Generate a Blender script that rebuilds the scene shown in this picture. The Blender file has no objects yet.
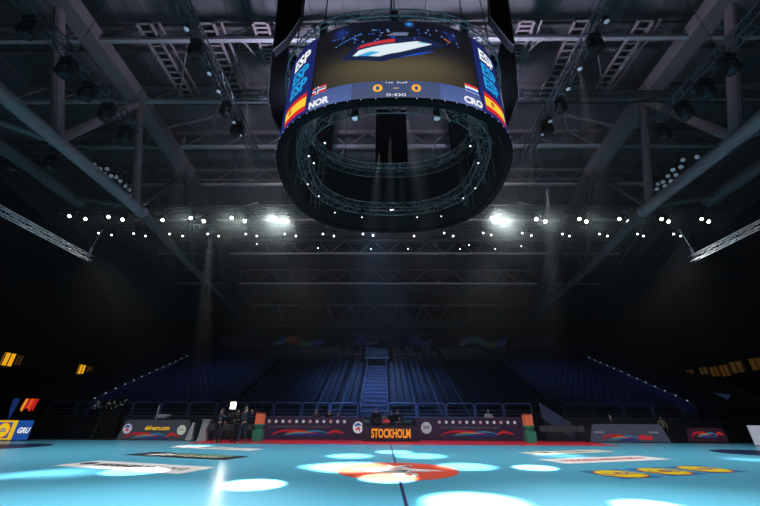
import bpy, bmesh, math, random
from mathutils import Vector, Matrix, Euler

random.seed(7)
C = bpy.context.scene.collection
SC = bpy.context.scene
R = math.radians

# ------------------------------------------------------------------ camera
TH, YAW, ROLL, HC, F = R(25.76), math.atan(4 / (337.8 / math.cos(R(25.76)))), R(0.28), 1.39, 337.8
cd = bpy.data.cameras.new('camera')
cd.sensor_width = 36
cd.lens = F / 760 * 36
cd.clip_end = 400
cam = bpy.data.objects.new('camera', cd)
C.objects.link(cam)
CM = Matrix.Translation((0, 0, HC)) @ (Matrix.Rotation(YAW, 4, 'Z') @ Matrix.Rotation(math.pi / 2 + TH, 4, 'X') @ Matrix.Rotation(ROLL, 4, 'Z'))
cam.matrix_world = CM
SC.camera = cam
EYE = Vector((0, 0, HC))


def ray(px, py):
    return (CM.to_3x3() @ Vector(((px - 380) / F, -(py - 253) / F, -1))).normalized()


def at_y(px, py, Y):
    d = ray(px, py)
    return EYE + d * (Y / d.y)


def at_z(px, py, Z=0.0):
    d = ray(px, py)
    return EYE + d * ((Z - HC) / d.z)


def at_x(px, py, X):
    d = ray(px, py)
    return EYE + d * (X / d.x)


AX = 0.4          # the hall's long axis of symmetry runs along y at this x
MY = 10.9         # middle of the court

# ------------------------------------------------------------------ materials
def srgb(r, g, b):
    return tuple(((c / 255) / 12.92 if c / 255 <= 0.04045 else ((c / 255 + 0.055) / 1.055) ** 2.4) for c in (r, g, b))


MATS = {}


def mat(name, col, rough=0.6, metal=0.0, em=None, es=0.0, noise=0.0, scale=4.0, spec=0.5, bump=0.0):
    if name in MATS:
        return MATS[name]
    m = bpy.data.materials.new(name)
    m.use_nodes = True
    nt = m.node_tree
    b = nt.nodes['Principled BSDF']
    b.inputs['Base Color'].default_value = (*col, 1)
    b.inputs['Roughness'].default_value = rough
    b.inputs['Metallic'].default_value = metal
    b.inputs['Specular IOR Level'].default_value = spec
    if em:
        b.inputs['Emission Color'].default_value = (*em, 1)
        b.inputs['Emission Strength'].default_value = es
    if noise or bump:
        tc = nt.nodes.new('ShaderNodeTexCoord')
        n = nt.nodes.new('ShaderNodeTexNoise')
        n.inputs['Scale'].default_value = scale
        n.inputs['Detail'].default_value = 5
        nt.links.new(tc.outputs['Object'], n.inputs['Vector'])
        if noise:
            mr = nt.nodes.new('ShaderNodeMapRange')
            mr.inputs['To Min'].default_value = 1 - noise
            mr.inputs['To Max'].default_value = 1 + noise
            nt.links.new(n.outputs['Fac'], mr.inputs['Value'])
            mx = nt.nodes.new('ShaderNodeVectorMath')
            mx.operation = 'SCALE'
            mx.inputs[0].default_value = col
            nt.links.new(mr.outputs['Result'], mx.inputs['Scale'])
            nt.links.new(mx.outputs['Vector'], b.inputs['Base Color'])
        if bump:
            bp = nt.nodes.new('ShaderNodeBump')
            bp.inputs['Strength'].default_value = bump
            nt.links.new(n.outputs['Fac'], bp.inputs['Height'])
            nt.links.new(bp.outputs['Normal'], b.inputs['Normal'])
    MATS[name] = m
    return m


def emis(name, col, s=1.0):
    """a lit LED surface: nearly black face giving its own light"""
    return mat(name, (0.004, 0.004, 0.005), 0.8, em=col, es=s, spec=0.05)


def ledcol(name, strength=1.0):
    """LED picture: light from the mesh colour attribute"""
    if name in MATS:
        return MATS[name]
    m = bpy.data.materials.new(name)
    m.use_nodes = True
    nt = m.node_tree
    b = nt.nodes['Principled BSDF']
    b.inputs['Base Color'].default_value = (0.004, 0.004, 0.005, 1)
    b.inputs['Specular IOR Level'].default_value = 0.05
    b.inputs['Roughness'].default_value = 0.8
    a = nt.nodes.new('ShaderNodeVertexColor')
    a.layer_name = 'Col'
    nt.links.new(a.outputs['Color'], b.inputs['Emission Color'])
    b.inputs['Emission Strength'].default_value = strength
    MATS[name] = m
    return m


# ------------------------------------------------------------------ object helpers
def wloc(o):
    v = Vector((0, 0, 0))
    while o is not None:
        v += o.location
        o = o.parent
    return v


def tag(o, label=None, cat=None, group=None, kind=None):
    if label:
        n = len(label.split())
        assert 4 <= n <= 16, (n, label)
        o['label'] = label
    if cat:
        o['category'] = cat
    if group:
        o['group'] = group
    if kind:
        o['kind'] = kind
    return o


def thing(name, label, cat, loc=(0, 0, 0), group=None):
    o = bpy.data.objects.new(name, None)
    o.empty_display_size = 0.2
    C.objects.link(o)
    o.location = loc
    return tag(o, label, cat, group)


def dup(root, loc, label=None, rotz=None):
    r = root.copy()
    C.objects.link(r)
    r.location = loc
    if rotz is not None:
        r.rotation_euler = (0, 0, rotz)
    if label:
        tag(r, label)
    for ch in list(root.children):
        c = ch.copy()
        C.objects.link(c)
        c.parent = r
        for g in list(ch.children):
            d = g.copy()
            C.objects.link(d)
            d.parent = c
    return r


class MB:
    def __init__(self):
        self.v, self.f = [], []

    def add(self, vs, fs):
        b = len(self.v)
        self.v += [Vector(p) for p in vs]
        self.f += [tuple(b + i for i in f) for f in fs]
        return self

    def box(self, c, s, rot=None):
        c = Vector(c)
        M = rot.to_matrix() if isinstance(rot, Euler) else (rot or Matrix.Identity(3))
        h = [x / 2 for x in s]
        vs = [c + M @ Vector((sx * h[0], sy * h[1], sz * h[2])) for sx in (-1, 1) for sy in (-1, 1) for sz in (-1, 1)]
        return self.add(vs, [(0, 1, 3, 2), (4, 6, 7, 5), (0, 4, 5, 1), (2, 3, 7, 6), (0, 2, 6, 4), (1, 5, 7, 3)])

    def tube(self, p, q, r, n=6, r2=None, cap=True):
        p, q = Vector(p), Vector(q)
        d = q - p
        if d.length < 1e-6:
            return self
        d.normalize()
        a = d.orthogonal().normalized()
        b = d.cross(a)
        r2 = r if r2 is None else r2
        vs = []
        for c, rr in ((p, r), (q, r2)):
            for i in range(n):
                t = 2 * math.pi * i / n + math.pi / n
                vs.append(c + (a * math.cos(t) + b * math.sin(t)) * rr)
        fs = [(i, (i + 1) % n, n + (i + 1) % n, n + i) for i in range(n)]
        if cap:
            fs += [tuple(range(n - 1, -1, -1)), tuple(range(n, 2 * n))]
        return self.add(vs, fs)

    def path(self, pts, r, n=6):
        for a, b in zip(pts, pts[1:]):
            self.tube(a, b, r, n)
        return self

    def beam(self, p, q, w, h):
        """rectangular bar from p to q, w sideways and h in height"""
        p, q = Vector(p), Vector(q)
        d = (q - p)
        L = d.length
        d.normalize()
        side = d.cross(Vector((0, 0, 1)))
        side = side.normalized() if side.length > 1e-4 else Vector((1, 0, 0))
        up = side.cross(d)
        M = Matrix((d, side, up)).transposed()
        return self.box((p + q) / 2, (L, w, h), M)

    def lathe(self, c, prof, n=16, axis=Vector((0, 0, 1))):
        """prof: (radius, height) pairs along axis from c"""
        c = Vector(c)
        axis = Vector(axis).normalized()
        a = axis.orthogonal().normalized()
        b = axis.cross(a)
        vs, fs = [], []
        for r, h in prof:
            for i in range(n):
                t = 2 * math.pi * i / n
                vs.append(c + axis * h + (a * math.cos(t) + b * math.sin(t)) * r)
        for k in range(len(prof) - 1):
            for i in range(n):
                j = (i + 1) % n
                fs.append((k * n + i, k * n + j, (k + 1) * n + j, (k + 1) * n + i))
        fs.append(tuple(range(n - 1, -1, -1)))
        fs.append(tuple((len(prof) - 1) * n + i for i in range(n)))
        return self.add(vs, fs)

    def poly(self, pts):
        return self.add(pts, [tuple(range(len(pts)))])

    def prism(self, pts, off):
        """flat polygon pushed along the vector off"""
        off = Vector(off)
        n = len(pts)
        vs = [Vector(p) for p in pts] + [Vector(p) + off for p in pts]
        fs = [tuple(range(n - 1, -1, -1)), tuple(range(n, 2 * n))] + [(i, (i + 1) % n, n + (i + 1) % n, n + i) for i in range(n)]
        return self.add(vs, fs)

    def build(self, name, m, parent=None, smooth=False, bevel=0.0, loc=None):
        me = bpy.data.meshes.new(name)
        o0 = wloc(parent) if parent is not None else Vector(loc or (0, 0, 0))
        me.from_pydata([tuple(p - o0) for p in self.v], [], self.f)
        bm = bmesh.new()
        bm.from_mesh(me)
        bmesh.ops.recalc_face_normals(bm, faces=bm.faces)
        if bevel:
            bmesh.ops.bevel(bm, geom=list(bm.edges), offset=bevel, segments=2, affect='EDGES', profile=0.7)
        bm.to_mesh(me)
        bm.free()
        me.materials.append(m)
        if smooth:
            for p in me.polygons:
                p.use_smooth = True
        o = bpy.data.objects.new(name, me)
        C.objects.link(o)
        if parent is not None:
            o.parent = parent
        elif loc is not None:
            o.location = loc
        return o


def struct(o):
    o['kind'] = 'structure'
    return o


def text_mesh(s, size, bold=0.0, shear=0.0, align='CENTER', squeeze=1.0):
    """verts / faces of flat lettering in the xy plane, centred"""
    cu = bpy.data.curves.new('lettering', 'FONT')
    cu.body = s
    cu.size = size
    cu.offset = bold
    cu.shear = shear
    cu.align_x = align
    cu.align_y = 'CENTER'
    cu.resolution_u = 3
    ob = bpy.data.objects.new('lettering', cu)
    C.objects.link(ob)
    dg = bpy.context.evaluated_depsgraph_get()
    me = bpy.data.meshes.new_from_object(ob.evaluated_get(dg))
    bm = bmesh.new()
    bm.from_mesh(me)
    bmesh.ops.triangulate(bm, faces=bm.faces)
    bm.to_mesh(me)
    bm.free()
    vs = [Vector((v.co.x * squeeze, v.co.y, 0)) for v in me.vertices]
    fs = [tuple(p.vertices) for p in me.polygons]
    bpy.data.objects.remove(ob)
    bpy.data.curves.remove(cu)
    bpy.data.meshes.remove(me)
    return vs, fs


def mapped(vs, fs, fn):
    return MB().add([fn(p.x, p.y) for p in vs], fs)


def ordn(i):
    return ['first', 'second', 'third', 'fourth', 'fifth', 'sixth', 'seventh', 'eighth', 'ninth', 'tenth', 'eleventh', 'twelfth',
            'thirteenth', 'fourteenth', 'fifteenth', 'sixteenth', 'seventeenth', 'eighteenth', 'nineteenth', 'twentieth',
            'twenty-first', 'twenty-second', 'twenty-third', 'twenty-fourth', 'twenty-fifth', 'twenty-sixth', 'twenty-seventh', 'twenty-eighth'][i]


# shared materials
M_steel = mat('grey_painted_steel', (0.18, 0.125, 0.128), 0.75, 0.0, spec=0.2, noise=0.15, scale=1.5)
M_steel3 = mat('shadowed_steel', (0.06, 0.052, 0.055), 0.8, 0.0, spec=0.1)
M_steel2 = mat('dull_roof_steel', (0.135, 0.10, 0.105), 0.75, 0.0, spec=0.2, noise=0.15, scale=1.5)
M_alu = mat('truss_aluminium', (0.10, 0.08, 0.08), 0.55, 0.1)
M_dark = mat('black_powder_coat', (0.012, 0.012, 0.015), 0.55, noise=0.2)
M_black = mat('matt_black', (0.006, 0.006, 0.008), 0.7, noise=0.2)
M_lamp = mat('lamp_housing', (0.008, 0.008, 0.009), 0.6, spec=0.2)
M_white = mat('white_vinyl', (0.80, 0.80, 0.80), 0.45)

# ------------------------------------------------------------------ floor
def sheet(x0, x1, y0, y1, z, name, m):
    return MB().poly([(x0, y0, z), (x1, y0, z), (x1, y1, z), (x0, y1, z)]).build(name, m)


struct(sheet(-36, 37, -6, 46, -0.012, 'floor', mat('dark_concrete', (0.022, 0.023, 0.028), 0.5, noise=0.3, scale=0.8)))
M_court = mat('cyan_court', (0.105, 0.45, 0.66), 0.29, noise=0.05, scale=0.35, spec=0.45)
struct(MB().box((AX, 9.9, -0.005), (48.4, 26.9, 0.01)).build('floor_court', M_court))
struct(MB().box((0.9, 22.9, 0.003), (23.6, 3.8, 0.006)).build('floor_border', mat('red_court_edge', (0.85, 0.035, 0.07), 0.45, noise=0.08)))
struct(MB().poly([(AX - 0.035, -3, 0.001), (AX + 0.035, -3, 0.001), (AX + 0.035, 21.6, 0.001), (AX - 0.035, 21.6, 0.001)]).build('floor_marking', mat('navy_line', (0.012, 0.03, 0.11), 0.35)))


def place2(cx, cy, rot, z):
    c, s = math.cos(R(rot)), math.sin(R(rot))
    return lambda x, y: Vector((cx + x * c - y * s, cy + x * s + y * c, z))


def disc(fn, r, n=48, cx=0, cy=0, ry=None):
    return MB().poly([fn(cx + r * math.cos(2 * math.pi * i / n), cy + (ry or r) * math.sin(2 * math.pi * i / n)) for i in range(n)])


def marks(fn, x0, x1, y0, y1, n, seed):
    """a run of worn lettering: short upright, slanted and cross strokes"""
    rnd = random.Random(seed)
    m = MB()
    w = (x1 - x0) / n
    t = (y1 - y0) * 0.16

    def bar(ax, ay, bx, by):
        d = Vector((bx - ax, by - ay))
        d.normalize()
        q = Vector((-d.y, d.x)) * t / 2
        m.poly([fn(ax + q.x, ay + q.y), fn(bx + q.x, by + q.y), fn(bx - q.x, by - q.y), fn(ax - q.x, ay - q.y)])
    for i in range(n):
        a, b = x0 + i * w + 0.12 * w, x0 + (i + 1) * w - 0.12 * w
        k = rnd.randrange(5)
        if k in (0, 1, 3):
            bar(a, y0, a, y1)
        if k in (0, 2):
            bar(a, y1, b, y1)
        if k in (0, 2, 3):
            bar(a, (y0 + y1) / 2, b, (y0 + y1) / 2)
        if k in (1, 4):
            bar(a, y0, b, y1)
        if k in (2, 3, 1):
            bar(b, y0, b, y1)
        if k == 4:
            bar(a, y1, b, y0)
    return m


M_ink = mat('dark_ink', (0.03, 0.03, 0.045), 0.45)
M_redink = mat('red_ink', (0.55, 0.02, 0.03), 0.45)
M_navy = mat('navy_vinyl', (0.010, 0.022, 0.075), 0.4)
M_blue = mat('royal_blue_vinyl', (0.010, 0.075, 0.42), 0.4)
M_yel = mat('yellow_vinyl', (0.92, 0.66, 0.005), 0.4)
M_cream = mat('cream_vinyl', (0.70, 0.70, 0.60), 0.45)
M_green = mat('green_ink', (0.22, 0.48, 0.20), 0.45)
M_red = mat('red_vinyl', (0.72, 0.035, 0.025), 0.4)


def sticker(label, cx, cy, w, h, rot, m, deco):
    t = thing('floor_sticker', label, 'sticker', (cx, cy, 0.001))
    f = place2(cx, cy, rot, 0.003)
    MB().poly([f(-w / 2, -h / 2), f(w / 2, -h / 2), f(w / 2, h / 2), f(-w / 2, h / 2)]).build('backing', m, t)
    deco(place2(cx, cy, rot, 0.006), t)
    return t


def deco_white(f, t):
    marks(f, -1.45, 1.9, -0.22, 0.22, 13, 3).build('lettering', M_ink, t)
    disc(f, 0.26, 20, -1.95, 0.05).build('emblem', M_navy, t)


def deco_dark(f, t):
    marks(f, -0.7, 1.7, -0.3, 0.12, 8, 5).build('lettering', M_cream, t)
    MB().poly([f(-1.7, -0.35), f(-1.2, -0.38), f(-0.9, 0.3), f(-1.3, 0.42)]).add([f(-1.0, -0.3), f(-0.82, -0.3), f(-0.6, 0.35), f(-0.8, 0.35)], [(0, 1, 2, 3)]).build('emblem', M_white, t)
    MB().poly([f(-0.8, 0.28), f(1.9, 0.28), f(1.9, 0.45), f(-0.8, 0.45)]).build('stripe', M_green, t)


def deco_plain(f, t):
    marks(f, -1.7, 1.7, -0.15, 0.15, 12, 9).build('lettering', M_ink, t)


def deco_red(f, t):
    marks(f, -1.9, 1.9, -0.22, 0.22, 14, 11).build('lettering', M_redink, t)


def deco_cream(f, t):
    marks(f, -0.6, 1.5, -0.16, 0.16, 8, 12).build('lettering', M_ink, t)
    disc(f, 0.22, 18, -1.2, 0).build('emblem', M_ink, t)


sticker('long white floor sticker with dark lettering, front one on the left half', -7.43, 11.79, 4.8, 1.36, -17.5, M_white, deco_white)
sticker('black floor sticker with white and green print behind the front white sticker', -7.5, 14.85, 4.8, 1.3, -18.5, mat('black_vinyl', (0.015, 0.015, 0.02), 0.4), deco_dark)
sticker('narrow white and dark floor sticker beside the camera crew', -7.9, 18.2, 4.8, 1.0, -20, M_white, deco_plain)
sticker('cream floor sticker with dark lettering, farthest on the right half', 8.1, 17.26, 4.5, 1.15, 21.5, M_cream, deco_cream)
sticker('white floor sticker with red lettering on the right half', 8.1, 14.45, 4.9, 1.35, 18, M_white, deco_red)

for i, (px, py, lab) in enumerate(((620, 474, 'yellow round emblem on a blue square floor sticker, nearest of three'),
                                   (664, 471.5, 'yellow round emblem on a blue square floor sticker, middle of three'),
                                   (704, 469.3, 'yellow round emblem on a blue square floor sticker, farthest of three'))):
    p = at_z(px, py, 0)
    t = thing('floor_sticker', lab, 'sticker', (p.x, p.y, 0.001), 'yellow emblem stickers on the court')
    f = place2(p.x, p.y, 18, 0.003)
    w = 0.72
    MB().poly([f(-w, -w), f(w, -w), f(w, w), f(-w, w)]).build('backing', mat('mid_blue_vinyl', (0.03, 0.16, 0.42), 0.4), t)
    disc(place2(p.x, p.y, 18, 0.006), 0.655).build('ring', M_red, t)
    disc(place2(p.x, p.y, 18, 0.009), 0.61).build('disc', M_yel, t)
    f = place2(p.x, p.y, 18, 0.012)
    for s, dx, mm, sh in (('L', -0.35, M_blue, 0), ('I', -0.11, M_red, 0.3), ('D', 0.11, M_blue, 0), ('L', 0.39, M_blue, 0)):
        v, fc = text_mesh(s, 0.42, 0.016, sh)
        mapped(v, fc, lambda x, y, dx=dx: f(x + dx, y)).build('letter', mm, t)

# round centre sticker with a white figure
t = thing('centre_sticker', 'round red centre circle sticker with a white swirling figure', 'sticker', (AX, MY + 0.45, 0.001))
f = place2(AX, MY + 0.45, 0, 0.003)
disc(f, 1.72, 64).build('disc', mat('coral_vinyl', (0.80, 0.10, 0.055), 0.4), t)
f = place2(AX, MY + 0.45, 0, 0.006)


def ribbon(fn, pts, widths):
    m = MB()
    P = [Vector((x, y)) for x, y in pts]
    L, Rr = [], []
    for i, p in enumerate(P):
        d = (P[min(i + 1, len(P) - 1)] - P[max(i - 1, 0)]).normalized()
        n = Vector((-d.y, d.x)) * widths[i] / 2
        L.append(p + n)
        Rr.append(p - n)
    for i in range(len(P) - 1):
        m.poly([fn(*L[i]), fn(*L[i + 1]), fn(*Rr[i + 1]), fn(*Rr[i])])
    return m


def curve_pts(cs, n=18):
    """Catmull-Rom through the control points"""
    out = []
    c = [cs[0]] + list(cs) + [cs[-1]]
    for i in range(1, len(c) - 2):
        for k in range(n):
            t = k / n
            q = []
            for a in (0, 1):
                p0, p1, p2, p3 = c[i - 1][a], c[i][a], c[i + 1][a], c[i + 2][a]
                q.append(0.5 * (2 * p1 + (p2 - p0) * t + (2 * p0 - 5 * p1 + 4 * p2 - p3) * t * t + (3 * p1 - p0 - 3 * p2 + p3) * t ** 3))
            out.append(tuple(q))
    out.append(cs[-1])
    return out


def swoosh(fn, cs, w):
    pts = curve_pts(cs)
    n = len(pts)
    return ribbon(fn, pts, [max(0.01, w * math.sin(math.pi * (0.06 + 0.9 * i / (n - 1)))) for i in range(n)])


mw = MB()
for cs, w in ((((-1.35, 0.05), (-0.8, 0.15), (-0.3, -0.1), (0.4, 0.12), (1.3, -0.12)), 0.5),
              (((-0.9, -0.25), (-0.2, -0.38), (0.3, -0.1), (0.9, -0.3)), 0.32),
              (((-0.25, 1.1), (-0.1, 0.75), (0.35, 0.95), (0.15, 0.45), (0.0, 0.05)), 0.22),
              (((0.5, 1.15), (0.35, 0.8), (0.1, 0.7)), 0.2),
              (((0.1, 0.0), (0.25, -0.5), (-0.05, -0.85), (0.2, -1.3)), 0.24),
              (((0.2, -0.4), (0.45, -0.75), (0.35, -1.2)), 0.16),
              (((-0.7, 0.35), (-0.2, 0.5), (0.4, 0.35)), 0.16)):
    s = swoosh(f, cs, w)
    mw.add(s.v, s.f)
for k in range(len(mw.v)):
    mw.v[k].z = 0.006 + 0.0
mw.build('figure', M_white, t)
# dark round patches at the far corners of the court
for px, py, lab in ((6, 446.3, 'dark navy round floor patch at the far left court corner'), (762, 453, 'dark navy round floor patch at the far right court corner')):
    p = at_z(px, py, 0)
    tag(disc(place2(0, 0, 0, 0.003), 1.75, 40).build('corner_patch', M_navy, loc=None), lab, 'sticker').location = (p.x, p.y, 0)

# ------------------------------------------------------------------ hall shell
M_roof = mat('dark_roof_sheet', (0.095, 0.074, 0.08), 0.7, noise=0.2, scale=0.6)
M_wall = mat('dark_hall_wall', (0.02, 0.021, 0.026), 0.8, noise=0.3, scale=0.5)
prof = [(-6, 21.6), (22, 21.6), (30, 20.2), (38, 17.2), (46, 13.2)]
m = MB()
for (y0, z0), (y1, z1) in zip(prof, prof[1:]):
    n = 80
    for i in range(n):                       # corrugated deck, ribs run along the hall
        xa, xb = -36 + i * 73 / n, -36 + (i + 1) * 73 / n
        dz = 0.12 if i % 2 else 0.0
        m.poly([(xa, y0, z0 + dz), (xb, y0, z0 + dz), (xb, y1, z1 + dz), (xa, y1, z1 + dz)])
        m.poly([(xb, y0, z0), (xb, y0, z0 + 0.12), (xb, y1, z1 + 0.12), (xb, y1, z1)])
struct(m.build('ceiling', M_roof))
struct(MB().box((-36, 20, 10.8), (0.3, 52, 21.6)).build('wall_left', M_wall))
struct(MB().box((37, 20, 10.8), (0.3, 52, 21.6)).build('wall_right', M_wall))
struct(MB().box((0.5, 46.1, 7.2), (73, 0.3, 14.4)).build('wall_far', M_wall))

# transverse roof trusses
for k, (Y, zb) in enumerate(((6.9, 19.0), (10.95, 19.0), (14.75, 19.0), (18.7, 19.0), (22.9, 18.8), (27.3, 18.0), (31.7, 16.6), (36.0, 14.9))):
    lab = '%s pale steel roof truss spanning the hall, counted from the camera' % ordn(k)
    t = thing('roof_truss', lab, 'roof truss', (AX, Y, zb), 'steel roof trusses across the hall')
    zt = zb + 1.75
    x0, x1 = AX - 24, AX + 24
    MB().beam((x0, Y, zb), (x1, Y, zb), 0.2, 0.2).build('bottom_chord', mat('pale_roof_steel', (0.24, 0.20, 0.21), 0.7, spec=0.2), t)
    MB().beam((x0, Y + 0.35, zt), (x1, Y + 0.35, zt), 0.22, 0.22).build('top_chord', M_steel2, t)
    w = MB()
    n = 16
    for i in range(n):
        xa = x0 + (x1 - x0) * i / n
        xb = x0 + (x1 - x0) * (i + 0.5) / n
        xc = x0 + (x1 - x0) * (i + 1) / n
        w.tube((xa, Y, zb), (xb, Y + 0.35, zt), 0.05, 5)
        w.tube((xb, Y + 0.35, zt), (xc, Y, zb), 0.05, 5)
    w.build('bracing', M_steel2, t)
# secondary purlins
for k, Y in enumerate((9.2, 12.8, 16.7, 20.8, 25.0)):
    tag(MB().beam((AX - 26, Y, 20.9), (AX + 26, Y, 20.9), 0.14, 0.2).build('roof_purlin', M_steel2), '%s thin purlin between roof trusses, counted from the camera' % ordn(k), 'purlin', 'thin purlins under the roof deck')
# diagonal wind braces in the plane of the bottom chords
k = 0
for (Y0, Y1) in ((10.95, 14.75), (14.75, 18.7), (18.7, 22.9)):
    for sx, side in ((-1, 'left'), (1, 'right')):
        for j, (xa, xb, wh) in enumerate(((3.0, 5.3, 'inner'), (7.9, 5.9, 'middle'), (10.6, 13.2, 'outer'))):
            row = {10.95: 'near', 14.75: 'middle', 18.7: 'far'}[Y0]
            tag(MB().tube((AX + sx * xa, Y0, 19.15), (AX + sx * xb, Y1, 19.15), 0.055, 6).build('wind_brace', M_steel2), '%s diagonal roof brace on the %s, %s bay from the camera' % (wh, side, row), 'brace', 'diagonal braces under the roof')
# ladder-like cable trays
for j, x in enumerate((-12.7, -9.5, -6.75, 6.75, 9.5, 12.7)):
    side = 'left' if x < 0 else 'right'
    wh = ['outer', 'middle', 'inner', 'inner', 'middle', 'outer'][j]
    X = AX + 0.1 + x
    t = thing('cable_tray', '%s ladder shaped steel cable tray hung under the roof, %s side' % (wh, side), 'cable tray', (X, 12.4, 19.3), 'ladder trays under the roof')
    ya, yb = (10.3, 14.9) if abs(x) > 7 else (10.3, 13.0)
    for s in (-0.36, 0.36):
        MB().beam((X + s, ya, 19.3), (X + s, yb, 19.3), 0.1, 0.16).build('rail', M_steel, t)
    MB().beam((X + 0.75, ya, 19.4), (X + 0.75, yb, 19.4), 0.09, 0.1).build('rail', M_steel, t)
    r = MB()
    n = 13
    for i in range(n):
        y = ya + (yb - ya) * i / (n - 1)
        r.box((X, y, 19.3), (0.64, 0.1, 0.05))
    r.build('rung', M_steel, t)
    MB().box((X, (ya + yb) / 2, 19.55), (0.66, yb - ya, 0.03)).build('backing', M_black, t)

# big longitudinal arch trusses, one each side
def arch_truss(s, side):
    X1, X2, X3 = AX + s * 15.7, AX + s * 13.65, AX + s * 17.3
    t = thing('arch_truss', 'massive grey pipe and box roof truss running along the %s side' % side, 'roof truss', (X2, 10, 11.4), 'side arch trusses')
    up = [(X1, 3.0, 19.4), (X1, 9.3, 19.3), (X1, 15, 19.1), (X1, 21, 18.4), (X1, 26, 16.6), (X1, 31, 14.0), (X1, 37, 10.8), (X1, 39.5, 9.6)]
    m = MB()
    for a, b in zip(up[:4], up[1:4]):
        m.beam(a, b, 0.95, 0.75)
    m.build('upper_chord', M_steel2, t)
    m = MB()
    for a, b in zip(up[3:], up[4:]):
        m.beam(a, b, 0.9, 0.7)
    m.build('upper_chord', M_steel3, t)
    lo = [(X2, 4.5, 11.4), (X2, 15.5, 11.4), (X2, 21.5, 10.6), (X2, 30, 9.9), (X2, 38.5, 8.8)]
    m = MB()
    m.path(lo[1:], 0.25, 12)
    for p in lo[2:]:
        m.lathe(p, [(0.1, -0.3), (0.29, -0.2), (0.29, 0.2), (0.1, 0.3)], 12, (0, 1, 0))
    m.build('lower_chord', M_steel3, t)
    m = MB()
    m.path(lo[:2], 0.27, 12)
    for p in lo[:2]:
        m.lathe(p, [(0.1, -0.3), (0.31, -0.2), (0.31, 0.2), (0.1, 0.3)], 12, (0, 1, 0))
    m.build('lower_chord', M_steel, t)
    MB().path([(X3, 8, 12.1), (X3, 15.6, 12.0)], 0.3, 12).build('side_chord', M_steel3, t)
    n1, n2, n3, n4 = Vector((X2, 10.25, 11.4)), Vector((X2, 15.1, 11.4)), Vector((X2, 21.5, 10.6)), Vector((X2, 28, 10.06))
    MB().tube(n1, (AX + s * 16.75, 9.3, 21.0), 0.235, 10).build('post', M_steel, t)
    MB().tube(n2, (X1, 14.9, 19.1), 0.2, 10).build('post', M_steel, t)
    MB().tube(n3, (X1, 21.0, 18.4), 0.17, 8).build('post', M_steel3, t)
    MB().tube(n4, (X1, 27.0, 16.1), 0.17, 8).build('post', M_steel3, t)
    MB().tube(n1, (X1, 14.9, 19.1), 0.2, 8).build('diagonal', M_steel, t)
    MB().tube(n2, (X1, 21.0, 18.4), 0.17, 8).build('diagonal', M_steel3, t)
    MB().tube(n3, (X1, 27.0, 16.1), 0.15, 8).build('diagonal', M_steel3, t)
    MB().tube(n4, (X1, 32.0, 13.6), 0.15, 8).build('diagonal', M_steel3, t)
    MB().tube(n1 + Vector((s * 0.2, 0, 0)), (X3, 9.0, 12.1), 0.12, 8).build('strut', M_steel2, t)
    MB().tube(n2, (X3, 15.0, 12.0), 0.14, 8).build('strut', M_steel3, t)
    MB().tube((AX + s * 16.75, 9.3, 20.4), (AX + s * 19.5, 9.6, 21.2), 0.2, 8).build('strut', M_steel2, t)
    for yy in (17.0, 25.0):
        z = 19.0 if yy < 20 else 17.0
        MB().tube((X1, yy, z), (AX + s * 11.5, yy, z + 1.4), 0.12, 8).build('strut', M_steel2, t)


arch_truss(-1, 'left')
arch_truss(1, 'right')

# truss at the far end of the roof, zigzag bracing
t = thing('end_truss', 'dim zigzag braced steel truss across the far end of the roof', 'roof truss', (AX, 39, 10))
Y = 39
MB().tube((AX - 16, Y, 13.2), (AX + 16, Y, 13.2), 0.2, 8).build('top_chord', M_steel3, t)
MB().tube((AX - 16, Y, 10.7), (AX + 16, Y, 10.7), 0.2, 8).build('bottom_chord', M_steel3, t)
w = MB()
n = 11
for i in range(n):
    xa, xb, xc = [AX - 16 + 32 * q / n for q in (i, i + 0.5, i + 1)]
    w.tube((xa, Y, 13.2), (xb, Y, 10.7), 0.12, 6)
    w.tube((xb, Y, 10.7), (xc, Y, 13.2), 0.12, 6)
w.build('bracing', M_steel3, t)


def lattice(mb, p, q, w, h, r=0.03, step=0.6, rw=0.018):
    """box truss chords and lacing between p and q, returns (chords, lacing)"""
    p, q = Vector(p), Vector(q)
    d = (q - p).normalized()
    side = d.cross(Vector((0, 0, 1))).normalized()
    up = side.cross(d)
    cs = [side * (a * w / 2) + up * (b * h / 2) for a, b in ((-1, -1), (1, -1), (1, 1), (-1, 1))]
    ch, lace = [], MB()
    for c in cs:
        ch.append(MB().tube(p + c, q + c, r, 6))
    n = max(2, int((q - p).length / step))
    for i in range(n):
        a, b = p + (q - p) * (i / n), p + (q - p) * ((i + 1) / n)
        for k in range(4):
            c0, c1 = cs[k], cs[(k + 1) % 4]
            if i % 2:
                c0, c1 = c1, c0
            lace.tube(a + c0, b + c1, rw, 4, cap=False)
            lace.tube(a + c0, a + c1, rw, 4, cap=False)
    return ch, lace


def light_truss(name, label, p, q, w, h, m, ml, hang=(), r=0.03, step=0.6, cat='lighting truss', group=None):
    t = thing(name, label, cat, tuple((Vector(p) + Vector(q)) / 2), group)
    ch, lace = lattice(None, p, q, w, h, r, step)
    for c in ch:
        c.build('chord', m, t)
    lace.build('lacing', ml, t)
    for a, b in hang:
        MB().tube(a, b, 0.018, 4).build('hanger_cable', M_dark, t)
    return t


M_dtruss = mat('black_truss', (0.03, 0.03, 0.035), 0.45, 0.3)

# ------------------------------------------------------------------ lamps
LENS = emis('floodlight_lens', (1.0, 1.0, 0.96), 14)
LENS2 = emis('small_floodlight_lens', (1.0, 1.0, 0.96), 5)
LENSD = mat('frosted_lens', (0.5, 0.52, 0.55), 0.3, em=(0.8, 0.85, 1.0), es=0.13)
LENSG = mat('grey_lamp_glass', (0.35, 0.37, 0.42), 0.15, em=(0.7, 0.78, 0.85), es=0.075)


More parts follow.
